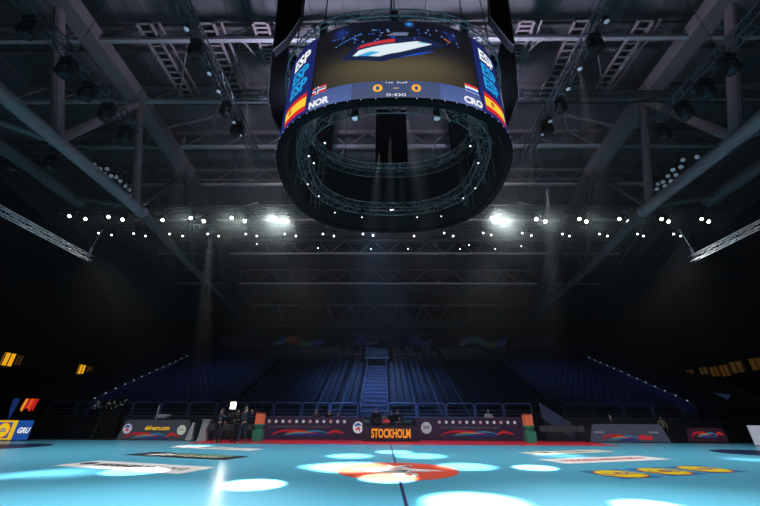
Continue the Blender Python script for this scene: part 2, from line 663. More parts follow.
def make_flood(r, lens, label, group, aim=Vector((0, -0.8, -0.6)), name='floodlight', hang=True):
    t = thing(name, label, 'floodlight', (0, 0, 0), group)
    a = aim.normalized()
    MB().lathe(a * -0.3, [(r * 0.5, 0), (r * 0.95, 0.12), (r * 1.12, 0.3), (r * 1.15, 0.34)], 14, a).build('housing', M_lamp, t, True)
    MB().lathe(a * 0.035, [(r, 0), (r * 0.9, 0.03), (r * 0.4, 0.05)], 14, a).build('lens', lens, t, True)
    m = MB()
    s = a.cross(Vector((0, 0, 1))).normalized()
    for q in (-1, 1):
        m.beam(s * q * r * 1.25 + a * -0.1, s * q * r * 1.25 + a * -0.1 + Vector((0, 0, 0.42)), 0.03, 0.05)
    m.beam(s * r * 1.28 + a * -0.1 + Vector((0, 0, 0.42)), s * r * -1.28 + a * -0.1 + Vector((0, 0, 0.42)), 0.03, 0.05)
    m.build('yoke', M_lamp, t)
    if hang:
        MB().tube(a * -0.1 + Vector((0, 0, 0.4)), a * -0.1 + Vector((0, 0, 0.62)), 0.025, 6).build('hanger', M_lamp, t)
    return t


def lamp(kind, loc, target=None, power=100, col=(1, 1, 1), size=0.5, angle=40, blend=0.3, name='lamp'):
    l = bpy.data.lights.new(name, kind)
    l.energy = power
    l.color = col
    if kind in ('SPOT', 'POINT'):
        l.shadow_soft_size = size
    if kind == 'SPOT':
        l.spot_size = R(angle)
        l.spot_blend = blend
    if kind == 'AREA':
        l.size = size
    o = bpy.data.objects.new(name, l)
    C.objects.link(o)
    o.location = loc
    if target is not None:
        o.rotation_euler = (Vector(target) - Vector(loc)).to_track_quat('-Z', 'Y').to_euler()
    return o


row1 = [(70, 216), (86, 219), (109, 217), (123, 219.5), (149, 218), (163, 220), (191, 218), (204, 221), (232, 218), (245, 221), (275.5, 218), (287.5, 221),
        (492, 218), (502, 221.5), (536, 219), (545, 221.5), (579, 219), (586, 221.5), (619, 219), (628, 221.5), (661, 219), (668, 221.5), (701, 219), (708, 221.5)]
fl = None
Y1 = 19.0
GL = {8: 40, 9: 75, 10: 180, 11: 240, 12: 270, 13: 210, 14: 26, 15: 26, 6: 28, 7: 26, 16: 18, 17: 18}
zrow = at_y(390, 219, Y1).z
for i, (px, py) in enumerate(row1):
    p = at_y(px, py, Y1)
    n = i if i < 12 else 23 - i
    lab = '%s floodlight from the %s end of the bright upper lamp row' % (ordn(n), 'left' if i < 12 else 'right')
    if fl is None:
        fl = make_flood(0.105, LENS, lab, 'floodlights of the upper row')
        fl.location = p
    else:
        dup(fl, p, lab)
    lamp('SPOT', p + Vector((0, -0.2, -0.15)), (p.x * 0.55, 3, 2.5), GL.get(i, 9) * 62.0, (0.9, 1, 0.96), 0.06, 46, 1.0, name='floodlight_beam')
row2 = [(99, 233), (112, 235), (134, 233.5), (146, 236), (170, 234), (183, 236), (208, 234), (219, 236), (246, 234), (257, 236), (285, 234), (296, 236), (323, 234), (334, 236),
        (363, 234), (373, 235.5), (414, 236), (444, 233), (453, 236), (483, 233), (491, 235), (522, 233), (531, 235.5), (562, 234), (569, 236), (599, 234), (607, 236), (637, 234), (643, 236), (673, 234), (680, 236)]
fl = None
Y2 = 22.2
for i, (px, py) in enumerate(row2):
    p = at_y(px, py, Y2)
    n = i if i < 16 else 30 - i
    lab = '%s small lamp from the %s end of the lower lamp row' % (ordn(n), 'left' if i < 16 else 'right')
    if fl is None:
        fl = make_flood(0.07, LENS2, lab, 'small lamps of the lower row', name='small_floodlight')
        fl.location = p
    else:
        dup(fl, p, lab)
row3 = [(257, 244), (318, 248), (371, 249), (408, 249), (460, 249), (469, 245), (495, 249), (521, 246)]
fl = None
for i, (px, py) in enumerate(row3):
    p = at_y(px, py, 25.0)
    lab = '%s tiny lamp from the left below the lower lamp row' % ordn(i)
    if fl is None:
        fl = make_flood(0.045, LENS2, lab, 'tiny lamps below the rows', name='tiny_floodlight')
        fl.location = p
    else:
        dup(fl, p, lab)
for Yt, px0, px1, pz, nm in ((Y1 + 0.2, 60, 716, 210.5, 'upper'), (Y2 + 0.2, 92, 690, 228, 'lower'), (25.2, 250, 530, 240, 'hindmost')):
    a, b = at_y(px0, pz, Yt), at_y(px1, pz, Yt)
    z = (a.z + b.z) / 2
    light_truss('lighting_truss', 'black lighting truss across the hall carrying the %s row of lamps' % nm, (a.x, Yt, z), (b.x, Yt, z), 0.4, 0.4, M_dtruss, M_dtruss,
                [((x, Yt, z), (x, Yt, 20.5 if Yt < 24 else 20.0)) for x in (a.x * 0.8, a.x * 0.3, b.x * 0.3, b.x * 0.8)], 0.035, 1.2, group='lighting trusses across the hall')


# moving heads and small white-faced lamps along the lengthwise trusses
def make_head(label, group):
    t = thing('moving_head_lamp', label, 'stage lamp', (0, 0, 0), group)
    MB().box((0, 0, -0.1), (0.42, 0.36, 0.18)).build('base', M_lamp, t, bevel=0.03)
    MB().tube((0, 0, -0.02), (0, 0, 0.06), 0.04, 8).build('hanger', M_lamp, t)
    m = MB()
    for s in (-1, 1):
        m.box((s * 0.24, 0, -0.42), (0.07, 0.2, 0.5))
    m.box((0, 0, -0.205), (0.55, 0.2, 0.07))
    m.build('yoke', M_lamp, t)
    MB().lathe((0, 0.05, -0.3), [(0.1, 0), (0.19, -0.05), (0.2, -0.4), (0.16, -0.5)], 14, (0, 0, 1)).build('head', M_black, t, True)
    return t


def make_par(label, group):
    t = thing('white_faced_lamp', label, 'stage lamp', (0, 0, 0), group)
    MB().lathe((0, 0, -0.12), [(0.05, 0.06), (0.08, 0), (0.1, -0.2), (0.105, -0.24)], 14).build('housing', M_lamp, t, True)
    MB().lathe((0, 0, -0.33), [(0.095, 0), (0.095, -0.03), (0.05, -0.05)], 14).build('lens', LENSD, t, True)
    MB().beam((0, 0, -0.1), (0, 0, 0.0), 0.05, 0.05).build('clamp', M_lamp, t)
    return t


H0 = P0 = None
for s, side, X, items in ((-1, 'left', AX - 7.85, [('p', 27), ('h', 46), ('p', 72), ('p', 90), ('h', 107), ('p', 121), ('h', 127), ('p', 134)]),
                          (1, 'right', AX + 7.85, [('p', 22), ('h', 43), ('p', 69), ('p', 89), ('h', 105), ('p', 121), ('h', 127), ('p', 134)])):
    light_truss('lighting_truss', 'black lighting truss running away from the camera %s of the scoreboard' % side, (X, 6.4, 15.1), (X, 15.3, 15.1), 0.4, 0.4, M_dtruss, M_dtruss,
                [((X, y, 15.3), (X, y, 19.1)) for y in (7, 11, 14.8)], 0.035, 0.5, group='lengthwise lighting trusses')
    np_ = nh = 0
    for k, (typ, py) in enumerate(items):
        # where the truss line is seen at that height
        Y = (14.6 - HC) / math.tan(math.atan((253 - py) / F) + TH)
        if typ == 'p':
            lab = '%s round white-faced lamp along the truss %s of the scoreboard' % (ordn(np_), side)
            np_ += 1
            if P0 is None:
                P0 = make_par(lab, 'white-faced lamps on the lengthwise trusses')
                P0.location = (X, Y, 14.9)
            else:
                dup(P0, (X, Y, 14.9), lab)
        else:
            lab = '%s black stage lamp hanging from the truss %s of the scoreboard' % (ordn(nh), side)
            nh += 1
            if H0 is None:
                H0 = make_head(lab, 'black stage lamps under trusses')
                H0.location = (X, Y, 14.9)
            else:
                dup(H0, (X, Y, 14.9), lab)
    X = AX + s * 11.9
    light_truss('lighting_truss', 'dark lighting truss under the roof near the outer %s posts' % side, (X, 4.6, 13.3), (X, 11.6, 13.3), 0.36, 0.36, M_dtruss, M_dtruss,
                [((X, y, 13.4), (X, y, 18.5)) for y in (5.5, 8, 11)], 0.03, 0.5, group='outer lighting trusses')
    for k, Y in enumerate((6.6, 8.0, 9.0, 10.0, 11.2)):
        dup(H0, (X, Y, 13.1), '%s black stage lamp on the outer %s truss, from the camera' % (ordn(k), side))
# dark cross truss behind the scoreboard
light_truss('lighting_truss', 'long black truss crossing the hall just behind the scoreboard', (AX - 9.0, 13.4, 17.85), (AX + 24, 13.4, 17.55), 0.35, 0.42, M_dtruss, M_dtruss,
            [((x, 13.4, 17.9), (x, 13.4, 20.9)) for x in (-6, 6, 12, 18)], 0.05, 0.5)

# lit catwalk trusses at the sides
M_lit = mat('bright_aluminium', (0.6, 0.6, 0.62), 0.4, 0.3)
for s, side, X, ya, yb, gap in ((-1, 'left', AX - 22.1, 12.6, 22.6, None), (1, 'right', AX + 22.1, 14.8, 22.6, None)):
    light_truss('catwalk_truss', 'bright lit aluminium truss hanging high on the dark %s side' % side, (X, ya, 11.8), (X, yb, 11.8), 0.32, 0.36, M_lit, M_lit,
                [((X, yb - 1.0, 12.0), (X + s * -0.4, yb - 1.2, 14.5))], 0.028, 0.7, group='lit side trusses')
    # the lamp at its end
    q = MB()
    tt = thing('clamped_lamp', 'pale lamp bracket standing at the end of the %s lit truss' % side, 'stage lamp', (X, yb - 0.3, 12.1), 'lamps on lit side trusses')
    MB().tube((X, yb - 0.3, 12.06), (X, yb - 0.3, 12.6), 0.09, 8).build('housing', M_lit, tt)
    MB().tube((X, yb - 0.3, 12.7), (X - s * 0.35, yb - 0.4, 14.1), 0.035, 6).build('arm', M_lit, tt)
    lamp('SPOT', (X - s * 0.8, yb + 1.5, 9.8), (X, yb - 3.5, 11.8), 620, (1, 0.98, 0.95), 0.2, 50, 0.6, name='truss_uplight')

# dark catwalk with lamps under the left roof pipe
light_truss('side_catwalk', 'dark catwalk truss with lamps under the left roof pipe', (-20.7, 12.6, 12.98), (-14.9, 12.6, 12.98), 0.5, 0.7, M_dtruss, M_dtruss, [((-19.5, 12.6, 13.2), (-19.5, 12.6, 20.8)), ((-17.3, 12.6, 13.2), (-17.3, 12.6, 20.8))], 0.06, 0.6, 'catwalk')
for k, x in enumerate((-20.2, -18.9, -17.9, -16.0)):
    dup(H0, (x, 12.6, 12.68), '%s black stage lamp under the dark left catwalk, from the left' % ordn(k))

# banks of round grey lamps on the side chords
G0 = None
for s, side, pts in ((-1, 'left', [(94, 165), (100, 169), (107, 169), (104, 174), (111, 176), (108, 180), (116, 177), (113, 183), (120, 181), (119, 188), (125, 186), (124, 193), (129, 190), (130, 196)]),
                     (1, 'right', [(683, 160), (681, 167), (673, 170), (676, 175), (668, 176), (671, 181), (663, 182), (665, 186), (658, 184), (657, 189), (652, 190), (650, 194), (646, 194), (697, 157)])):
    for k, (px, py) in enumerate(pts):
        p = at_x(px, py, AX + s * 14.6)
        lab = '%s round grey lamp in the bank on the %s roof pipe, from the top' % (ordn(k), side)
        if k == 0:
            G0 = make_flood(0.105, LENSG, lab, 'banks of grey lamps', Vector((-s * 0.62, -0.58, -0.5)), 'bank_lamp', False)
            G0.location = p
        else:
            dup(G0, p, lab)

# ------------------------------------------------------------------ scoreboard
SX, SY, SA, SB, ZB, ZT = AX - 0.02, 10.9, 4.36, 3.94, 9.72, 13.55
sb = thing('scoreboard', 'large round hanging video scoreboard with a black ring truss frame', 'scoreboard', (SX, SY, ZB))


def ell(phi, z, off=0.0):
    c, s = math.cos(phi), math.sin(phi)
    e = 2 / 2.5                                   # slightly squared oval
    x = (SA + off) * math.copysign(abs(c) ** e, c)
    y = (SB + off) * math.copysign(abs(s) ** e, s)
    return Vector((SX + x, SY + y, z))


def band(p0, p1, z0, z1, off, n=60):
    m = MB()
    for i in range(n):
        a, b = p0 + (p1 - p0) * i / n, p0 + (p1 - p0) * (i + 1) / n
        m.poly([ell(a, z0, off), ell(b, z0, off), ell(b, z1, off), ell(a, z1, off)])
    return m


def ring(z0, z1, off0, off1, n=96):
    """closed ring of rectangular section"""
    m = MB()
    for i in range(n):
        a, b = 2 * math.pi * i / n, 2 * math.pi * (i + 1) / n
        q = [(z0, off0), (z1, off0), (z1, off1), (z0, off1)]
        for k in range(4):
            (za, oa), (zb, ob) = q[k], q[(k + 1) % 4]
            m.poly([ell(a, za, oa), ell(b, za, oa), ell(b, zb, ob), ell(a, zb, ob)])
    return m


ring(ZB, ZT, -0.16, -0.04).build('shell', M_black, sb)
ring(ZB - 0.02, ZB + 0.06, -0.2, 0.04).build('bottom_rim', mat('soot_black', (0.003, 0.003, 0.004), 0.9, spec=0.1), sb)
PM = R(33)                                           # half width of the main picture
A0 = -math.pi / 2


def led(p0, p1, v0, v1, off, fn, name, nu, nv, parent, strength=1.0):
    me = bpy.data.meshes.new(name)
    vs, fs = [], []
    o0 = wloc(parent)
    for j in range(nv + 1):
        for i in range(nu + 1):
            a = p0 + (p1 - p0) * i / nu
            vs.append(tuple(ell(a, ZB + (ZT - ZB) * (v0 + (v1 - v0) * j / nv), off) - o0))
    for j in range(nv):
        for i in range(nu):
            k = j * (nu + 1) + i
            fs.append((k, k + 1, k + nu + 2, k + nu + 1))
    me.from_pydata(vs, [], fs)
    ca = me.color_attributes.new('Col', 'FLOAT_COLOR', 'CORNER')
    d = []
    for j in range(nv):
        for i in range(nu):
            if nu > 200:
                q = [fn((i + a) / nu, (j + b) / nv) for a in (0.2, 0.5, 0.8) for b in (0.2, 0.5, 0.8)]
                c = [sum(x[k] for x in q) / 9 for k in range(3)]
            else:
                c = fn((i + 0.5) / nu, (j + 0.5) / nv)
            d += [c[0], c[1], c[2], 1.0] * 4
    ca.data.foreach_set('color', d)
    me.materials.append(ledcol('led_picture'))
    o = bpy.data.objects.new(name, me)
    C.objects.link(o)
    o.parent = parent
    return o


def mixc(a, b, t):
    t = max(0, min(1, t))
    return tuple(x + (y - x) * t for x, y in zip(a, b))


def inside(x, y, P):
    r = False
    j = len(P) - 1
    for i in range(len(P)):
        if (P[i][1] > y) != (P[j][1] > y) and x < (P[j][0] - P[i][0]) * (y - P[i][1]) / (P[j][1] - P[i][1]) + P[i][0]:
            r = not r
        j = i
    return r


rnd = random.Random(3)
dots = [(rnd.uniform(0.08, 0.92), rnd.uniform(0.72, 0.9), rnd.choice([(60, 110, 200), (120, 150, 210), (40, 80, 190)])) for _ in range(46)]
dots += [(0.16 + 0.02 * i, 0.74 + 0.012 * i, (70, 130, 220)) for i in range(9)]
dots += [(0.80 + 0.012 * i, 0.80 - 0.01 * i, (230, 120, 40)) for i in range(4)]
COURT = [(0.27, 0.545), (0.31, 0.61), (0.60, 0.715), (0.70, 0.69), (0.435, 0.51)]


def picture(u, v):
    # dark bowl of a hall: navy above, brown stands below
    c = mixc((78, 70, 54), (16, 18, 30), (v - 0.42) / 0.3)
    c = mixc(c, (92, 84, 62), 1 - abs(v - 0.36) / 0.2) if v < 0.6 else c
    e = abs(u - 0.5) * 2
    c = mixc(c, (22, 20, 22), e * e * 0.7)
    if inside(u, v, [(0.18, 0.52), (0.3, 0.70), (0.62, 0.79), (0.80, 0.70), (0.45, 0.44)]):
        c = (24, 34, 70)
    if inside(u, v, [(0.29, 0.63), (0.33, 0.68), (0.5, 0.745), (0.5, 0.70)]):
        c = (205, 50, 60)
    if inside(u, v, COURT):
        c = (232, 246, 255)
        if inside(u, v, [(0.30, 0.54), (0.385, 0.585), (0.44, 0.565), (0.37, 0.52)]):
            c = (70, 175, 235)
        if inside(u, v, [(0.60, 0.70), (0.66, 0.715), (0.69, 0.70), (0.64, 0.685)]):
            c = (120, 205, 245)
    if inside(u, v, [(0.50, 0.49), (0.60, 0.555), (0.72, 0.60), (0.62, 0.535)]):
        c = (24, 80, 190)
    if inside(u, v, [(0.47, 0.79), (0.50, 0.835), (0.56, 0.835), (0.55, 0.79)]):
        c = (110, 120, 150)
    for x, y, dc in dots:
        if abs(u - x) < 0.006 and abs(v - y) < 0.008:
            c = dc
    g = math.hypot((u - 0.565), (v - 0.955) * 0.6)
    c = mixc(c, (60, 150, 255), math.exp(-(g / 0.02) ** 2))
    g = math.hypot((u - 0.17), (v - 0.90) * 0.8)
    c = mixc(c, (30, 60, 160), 0.7 * math.exp(-(g / 0.06) ** 2))
    g = math.hypot((u - 0.86), (v - 0.85) * 0.8)
    c = mixc(c, (25, 50, 150), 0.6 * math.exp(-(g / 0.05) ** 2))
    return srgb(*[q * 0.94 + 5 for q in c])


VS = 0.215                                           # top of the score strip
ms = led(A0 - PM, A0 + PM, VS, 1, 0.0, lambda u, v: picture(0.5 + (u - 0.5) * 1.12, v * 0.80 + 0.2), 'main_screen', 240, 100, sb)


def strip(u, v):
    c = (88, 108, 164) if abs(u - 0.5) > 0.20 else (78, 88, 116)
    if abs(u - 0.5) < 0.04:
        c = (72, 82, 112)
    return srgb(*mixc(c, (58, 74, 126), 0.5 * v))


ss = led(A0 - PM, A0 + PM, 0.0, VS, 0.0, strip, 'score_strip', 120, 10, sb)


def on_shell(phic, vc, off):
    """local metres (x along the shell, y up) -> world; x runs to the camera's right"""
    return lambda x, y: ell(phic + x / 4.2, ZB + (ZT - ZB) * vc + y, off)


def led_text(s, size, phic, vc, col, name, parent, bold=0.012, shear=0.0, squeeze=1.0, off=0.02, st=1.0):
    v, fc = text_mesh(s, size, bold, shear, squeeze=squeeze)
    return mapped(v, fc, on_shell(phic, vc, off)).build(name, emis('led_' + '_'.join(str(int(q)) for q in col), srgb(*col), st), parent)


led_text('0', 0.42, A0 - 0.075, 0.125, (255, 178, 60), 'score_digit', ss, 0.012)
led_text('0', 0.42, A0 + 0.085, 0.125, (255, 178, 60), 'score_digit', ss, 0.012)
led_text('-', 0.2, A0, 0.13, (235, 190, 110), 'score_dash', ss, 0.004)
led_text('1st half', 0.12, A0, 0.19, (235, 238, 245), 'period_text', ss, 0.0)
led_text('0:00', 0.17, A0, 0.05, (225, 228, 235), 'clock_text', ss, 0.001)


def flag(rects, phic, vc, parent, name, off=0.02, skew=0.0):
    """rects: x0,x1,y0,y1,colour in metres about the centre, later ones on top"""
    for k, (x0, x1, y0, y1, col) in enumerate(rects):
        fn = on_shell(phic, vc, off + 0.006 * k)
        m = MB()
        n = 6
        for i in range(n):
            a, b = x0 + (x1 - x0) * i / n, x0 + (x1 - x0) * (i + 1) / n
            m.poly([fn(a, y0 + skew * a), fn(b, y0 + skew * b), fn(b, y1 + skew * b), fn(a, y1 + skew * a)])
        m.build(name if k == 0 else 'flag_band', emis('led_' + '_'.join(str(q) for q in col), srgb(*col), 1.0), parent)


W_, B_, R_ = (235, 238, 245), (24, 44, 120), (205, 50, 62)
flag([(-0.27, 0.27, -0.16, 0.16, R_), (-0.15, -0.02, -0.16, 0.16, W_), (-0.27, 0.27, -0.065, 0.065, W_), (-0.115, -0.055, -0.16, 0.16, B_), (-0.27, 0.27, -0.03, 0.03, B_)], A0 - 0.49, 0.235, ss, 'norway_flag')
led_text('NOR', 0.38, A0 - 0.49, 0.085, (238, 240, 246), 'team_text', ss, 0.02, 0, 0.9)
flag([(-0.27, 0.27, -0.16, 0.16, W_), (-0.27, 0.27, 0.055, 0.16, (215, 60, 60)), (-0.27, 0.27, -0.16, -0.055, (40, 80, 190))], A0 + 0.49, 0.235, ss, 'croatia_flag')
led_text('CRO', 0.38, A0 + 0.49, 0.085, (238, 240, 246), 'team_text', ss, 0.02, 0, 0.9)
for s in (-1, 1):
    p0, p1 = (A0 - PM - R(50), A0 - PM - R(0.4)) if s < 0 else (A0 + PM + R(0.4), A0 + PM + R(50))
    sp = led(p0, p1, 0, 1, 0.0, lambda u, v: srgb(*mixc((34, 44, 112), (28, 36, 92), v)), 'side_screen', 30, 12, sb)
    pc = A0 + s * (PM + R(11.5))
    for k, (vv, col) in enumerate(((0.80, (240, 243, 250)), (0.605, (34, 158, 226)), (0.425, (34, 158, 226)))):
        led_text('ESP', 0.78, pc, vv, col, 'country_text', sp, 0.03, 0.0, 0.92)
    RD, YL = (214, 40, 48), (250, 206, 60)
    flag([(-0.66, 0.66, -0.40, 0.40, RD), (-0.66, 0.66, -0.20, 0.20, YL), (-0.36, -0.16, -0.11, 0.12, (196, 110, 50))], pc, 0.175, sp, 'spain_flag')
led(A0 + PM + R(51), A0 - PM - R(51) + 2 * math.pi, 0, 1, 0.0, lambda u, v: srgb(26, 34, 84), 'rear_screen', 60, 4, sb)


def ring_truss(z0, z1, o0, o1, n, rc=0.025, rl=0.014, phase=0.0):
    chs, lc = [], MB()
    for z, o in ((z0, o0), (z1, o0), (z0, o1), (z1, o1)):
        N = n * 2
        ch = MB()
        chs.append(ch)
        for i in range(N):
            ch.tube(ell(2 * math.pi * i / N, z, o), ell(2 * math.pi * (i + 1) / N, z, o), rc, 5, cap=False)
    for i in range(n):
        a, b = 2 * math.pi * (i + phase) / n, 2 * math.pi * (i + 1 + phase) / n
        if i % 2:
            a, b = b, a
        for (za, oa), (zb, ob) in (((z0, o0), (z1, o0)), ((z0, o1), (z1, o1)), ((z0, o0), (z0, o1)), ((z1, o0), (z1, o1))):
            lc.tube(ell(a, za, oa), ell(b, zb, ob), rl, 4, cap=False)
        for (za, oa), (zb, ob) in (((z0, o0), (z1, o0)), ((z1, o0), (z1, o1)), ((z0, o0), (z0, o1)), ((z0, o1), (z1, o1))):
            lc.tube(ell(a, za, oa), ell(a, zb, ob), rl, 4, cap=False)
    return chs, lc


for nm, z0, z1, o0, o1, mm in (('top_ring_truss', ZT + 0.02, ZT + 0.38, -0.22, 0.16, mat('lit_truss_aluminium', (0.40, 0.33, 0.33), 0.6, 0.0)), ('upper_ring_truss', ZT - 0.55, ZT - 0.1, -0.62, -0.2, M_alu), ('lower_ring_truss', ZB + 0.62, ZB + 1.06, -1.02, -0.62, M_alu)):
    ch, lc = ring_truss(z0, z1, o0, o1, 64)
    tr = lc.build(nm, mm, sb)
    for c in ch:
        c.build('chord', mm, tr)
# upright ladder frames inside the shell
for k, deg in enumerate((-152, -28, 178, 2, -118, -62, 150, 30)):
    a = R(deg)
    m = MB()
    for da in (-0.05, 0.05):
        for o in (-0.56, -0.3):
            m.tube(ell(a + da, ZB + 0.3, o), ell(a + da, ZT - 0.2, o), 0.025, 5)
    for i in range(8):
        z = ZB + 0.4 + i * 0.42
        m.tube(ell(a - 0.05, z, -0.75), ell(a + 0.05, z + 0.35, -0.75), 0.016, 4)
        m.tube(ell(a - 0.05, z, -0.75), ell(a + 0.05, z, -0.45), 0.016, 4)
    m.build('upright_truss', M_alu, sb)
# clamps between the shell and ring trusses, small black hoists above
for k, deg in enumerate((-120, -90, -60, -150, -30, 60, 120, 180, 0)):
    a = R(deg)
    p = ell(a, ZT + 0.2, 0.0)
    hb = MB().box(p + Vector((0, 0, 0.05)), (0.22, 0.22, 0.55)).build('hoist', M_black, sb)
    MB().tube(p + Vector((0, 0, 0.3)), (p.x, p.y, 19.9), 0.022, 5).build('hoist_chain', M_dark, hb)
# small bulbs round the lower rim
for i in range(76):
    a = 2 * math.pi * i / 76
    MB().lathe(ell(a, ZB - 0.004, 0.05), [(0.006, 0), (0.013, 0.008), (0.013, 0.02), (0.006, 0.028)], 8).build('rim_bulb', emis('rim_bulb', (0.75, 0.8, 1.0), 0.8), sb)
# lamps and bright plates at the bottom ring
for k, (px, py, r) in enumerate(((355, 121, 0.11), (437, 121, 0.11))):
    tt = thing('inner_lamp', ('left' if k == 0 else 'right') + ' white-faced lamp hanging inside the near scoreboard ring', 'stage lamp', at_y(px, py - 3, 8.4), 'lamps inside the scoreboard ring')
    p = wloc(tt)
    MB().lathe(p, [(0.06, 0.42), (0.13, 0.36), (0.15, 0.05), (0.15, 0.0)], 12).build('housing', M_black, tt, True)
    MB().lathe(p - Vector((0, 0, 0.04)), [(0.08, 0), (0.11, 0.02), (0.11, 0.04)], 12).build('lens', LENSD, tt, True)
    MB().tube(p + Vector((0, 0, 0.4)), p + Vector((0, 0, 2.3)), 0.015, 4).build('cable', M_dark, tt)
LS = emis('tiny_spot', (0.9, 0.95, 1.0), 1.6)
SP0 = None
for k, (px, py) in enumerate(((309, 156), (470, 146), (478, 163), (314, 163), (308, 184), (319, 196), (362, 217), (417, 217), (335, 212.5), (441, 216), (463, 198), (475, 188), (325, 143))):
    p = at_z(px, py, ZB + 0.1)
    lab = '%s tiny spotlight on the scoreboard bottom ring, clockwise from the left' % ordn(k)
    if SP0 is None:
        SP0 = make_flood(0.035, LS, lab, 'tiny spotlights on the scoreboard', Vector((0, -0.7, -0.7)), 'tiny_spotlight', False)
        SP0.location = p
    else:
        dup(SP0, p, lab)

# box of rigging above the scoreboard
t = thing('rigging_box', 'black rigging box with cables above the middle of the scoreboard', 'rigging', (SX, 9.6, 16.4))
MB().box((SX, 9.6, 16.5), (0.75, 0.6, 0.5)).build('box', M_black, t, bevel=0.03)
MB().lathe((SX, 9.6, 16.75), [(0.12, 0), (0.12, 0.8), (0.05, 0.9), (0.05, 4.0)], 10).build('post', M_dark, t)
m = MB()
for dx, dy in ((-1.1, 0.6), (1.1, 0.6), (-0.5, -1.2), (0.5, -1.2)):
    m.tube((SX, 9.6, 16.7), (SX + dx * 3, SY + dy * 2.6, ZT + 0.2), 0.02, 5)
m.build('cable', M_dark, t)

# black folded panels hanging at both sides of the scoreboard
M_panel = mat('black_felt', (0.003, 0.003, 0.0035), 0.95, noise=0.2, spec=0.0)
for s, side, up, lo in ((-1, 'left', [(279, -10), (304, -10), (301, 17), (286, 39), (273, 50)], [(283, 39), (289, 47), (289, 82), (282, 133), (272, 116), (268, 96), (272, 52)]),
                        (1, 'right', [(489, -10), (507, -10), (515, 46), (509, 41), (490, 17)], [(503, 34), (516, 54), (519, 97), (509, 123), (503, 105), (496, 62)])):
    for nm, poly, YY in (('upper', up, 9.6), ('lower', lo, 11.3)):
        pts = [at_y(px, py, YY) for px, py in poly]
        pts = [Vector((p.x, p.y, min(p.z, 21.3))) for p in pts]
        c = sum(pts, Vector()) / len(pts)
        t = thing('sound_baffle', '%s black angular baffle hanging %s of the scoreboard' % (nm, side), 'baffle', tuple(c), 'black baffles beside the scoreboard')
        MB().prism(pts, (0, 0.35, 0)).build('panel', M_panel, t)
        e = MB()
        for a, b in zip(pts, pts[1:] + pts[:1]):
            e.tube(a, b, 0.025, 5)
        e.build('edge_tube', M_dtruss, t)
        top = max(pts, key=lambda p: p.z)
        MB().tube(top + Vector((0, 0.17, -0.1)), (top.x, top.y + 0.17, 21.65), 0.02, 5).build('cable', M_dark, t)
# black hanging curtains seen through the ring
for x0, x1, lab in ((318, 335.5, 'left'), (376, 406, 'middle'), (446.5, 466, 'right')):
    a, b = at_y(x0, 112, 16.6), at_y(x1, 112, 16.6)
    t = thing('black_drape', '%s black drape seen through the ring of the scoreboard' % lab, 'drape', ((a.x + b.x) / 2, 16.6, 15), 'black drapes behind the scoreboard')
    m = MB()
    n = 14
    for i in range(n):
        xa, xb = a.x + (b.x - a.x) * i / n, a.x + (b.x - a.x) * (i + 1) / n
        ya, yb = 16.6 + 0.05 * math.sin(i * 2.1), 16.6 + 0.05 * math.sin((i + 1) * 2.1)
        m.poly([(xa, ya, 13.6), (xb, yb, 13.6), (xb, yb, 20.4), (xa, ya, 20.4)])
    m.build('cloth', M_panel, t)
    MB().tube((a.x - 0.1, 16.6, 20.4), (b.x + 0.1, 16.6, 20.4), 0.05, 6).build('top_pole', M_dtruss, t)

# ------------------------------------------------------------------ the far stand
SF, SZ, RK, ROW = 26.0, 1.3, 0.445, 0.82
NROW = 20


def tread(k):
    return SF + 1.2 + k * ROW, SZ + k * ROW * RK


M_conc = mat('stand_concrete', (0.022, 0.028, 0.042), 0.7, noise=0.25, scale=1.0)
m = MB()
X0, X1 = AX - 27.5, AX + 27.5
m.poly([(X0, SF, 0), (X1, SF, 0), (X1, SF, SZ), (X0, SF, SZ)])
m.poly([(X0, SF, SZ), (X1, SF, SZ), (X1, SF + 1.2, SZ), (X0, SF + 1.2, SZ)])
for k in range(NROW):
    y, z = tread(k)
    z2 = z + ROW * RK
    m.poly([(X0, y, z), (X1, y, z), (X1, y, z2), (X0, y, z2)])
    m.poly([(X0, y, z2), (X1, y, z2), (X1, y + ROW, z2), (X0, y + ROW, z2)])
ytop, ztop = tread(NROW)
m.poly([(X0, ytop, ztop), (X1, ytop, ztop), (X1, 46, ztop), (X0, 46, ztop)])
for X in (X0, X1):
    m.poly([(X, SF, 0), (X, SF, SZ), (X, SF + 1.2, SZ), (X, ytop, ztop), (X, 46, ztop), (X, 46, 0)])
struct(m.build('stand_terrace', M_conc))
aisles = [-21.9, -11.6, -5.4, -3.6, 2.05, 3.85, 5.8, 12.0, 21.9]
aisles = [AX + a for a in aisles]
CS0, CS1 = AX - 2.0, AX - 0.15                      # central staircase
# stair strips between the seat blocks
M_step = mat('aisle_step', (0.09, 0.12, 0.22), 0.6, noise=0.2)
for k, x in enumerate(aisles):
    st = []
    for r in range(NROW):
        y, z = tread(r)
        z2 = z + ROW * RK
        st += [(x - 0.08, y - 0.42, z + 0.01), (x - 0.08, y - 0.42, z + ROW * RK / 2), (x - 0.08, y - 0.02, z + ROW * RK / 2), (x - 0.08, y - 0.02, z2 + 0.015)]
    st += [(x - 0.08, y + 0.5, z2 + 0.015), (x - 0.08, y + 0.5, z2 + 0.005)]
    lowr = [(x - 0.08, q[1] + 0.012, q[2] - 0.012) for q in reversed(st[1:-2])]
    m = MB().prism(st + lowr, (0.16, 0, 0))
    side = 'left' if x < AX - 1 else 'right'
    n = sorted([a for a in aisles if (a < AX - 1) == (x < AX - 1)], key=lambda a: abs(a - AX + 1)).index(x)
    tag(m.build('aisle_stair', M_step), '%s narrow aisle stair %s of the central staircase' % (ordn(n), side), 'stair', 'aisle stairs of the far stand')
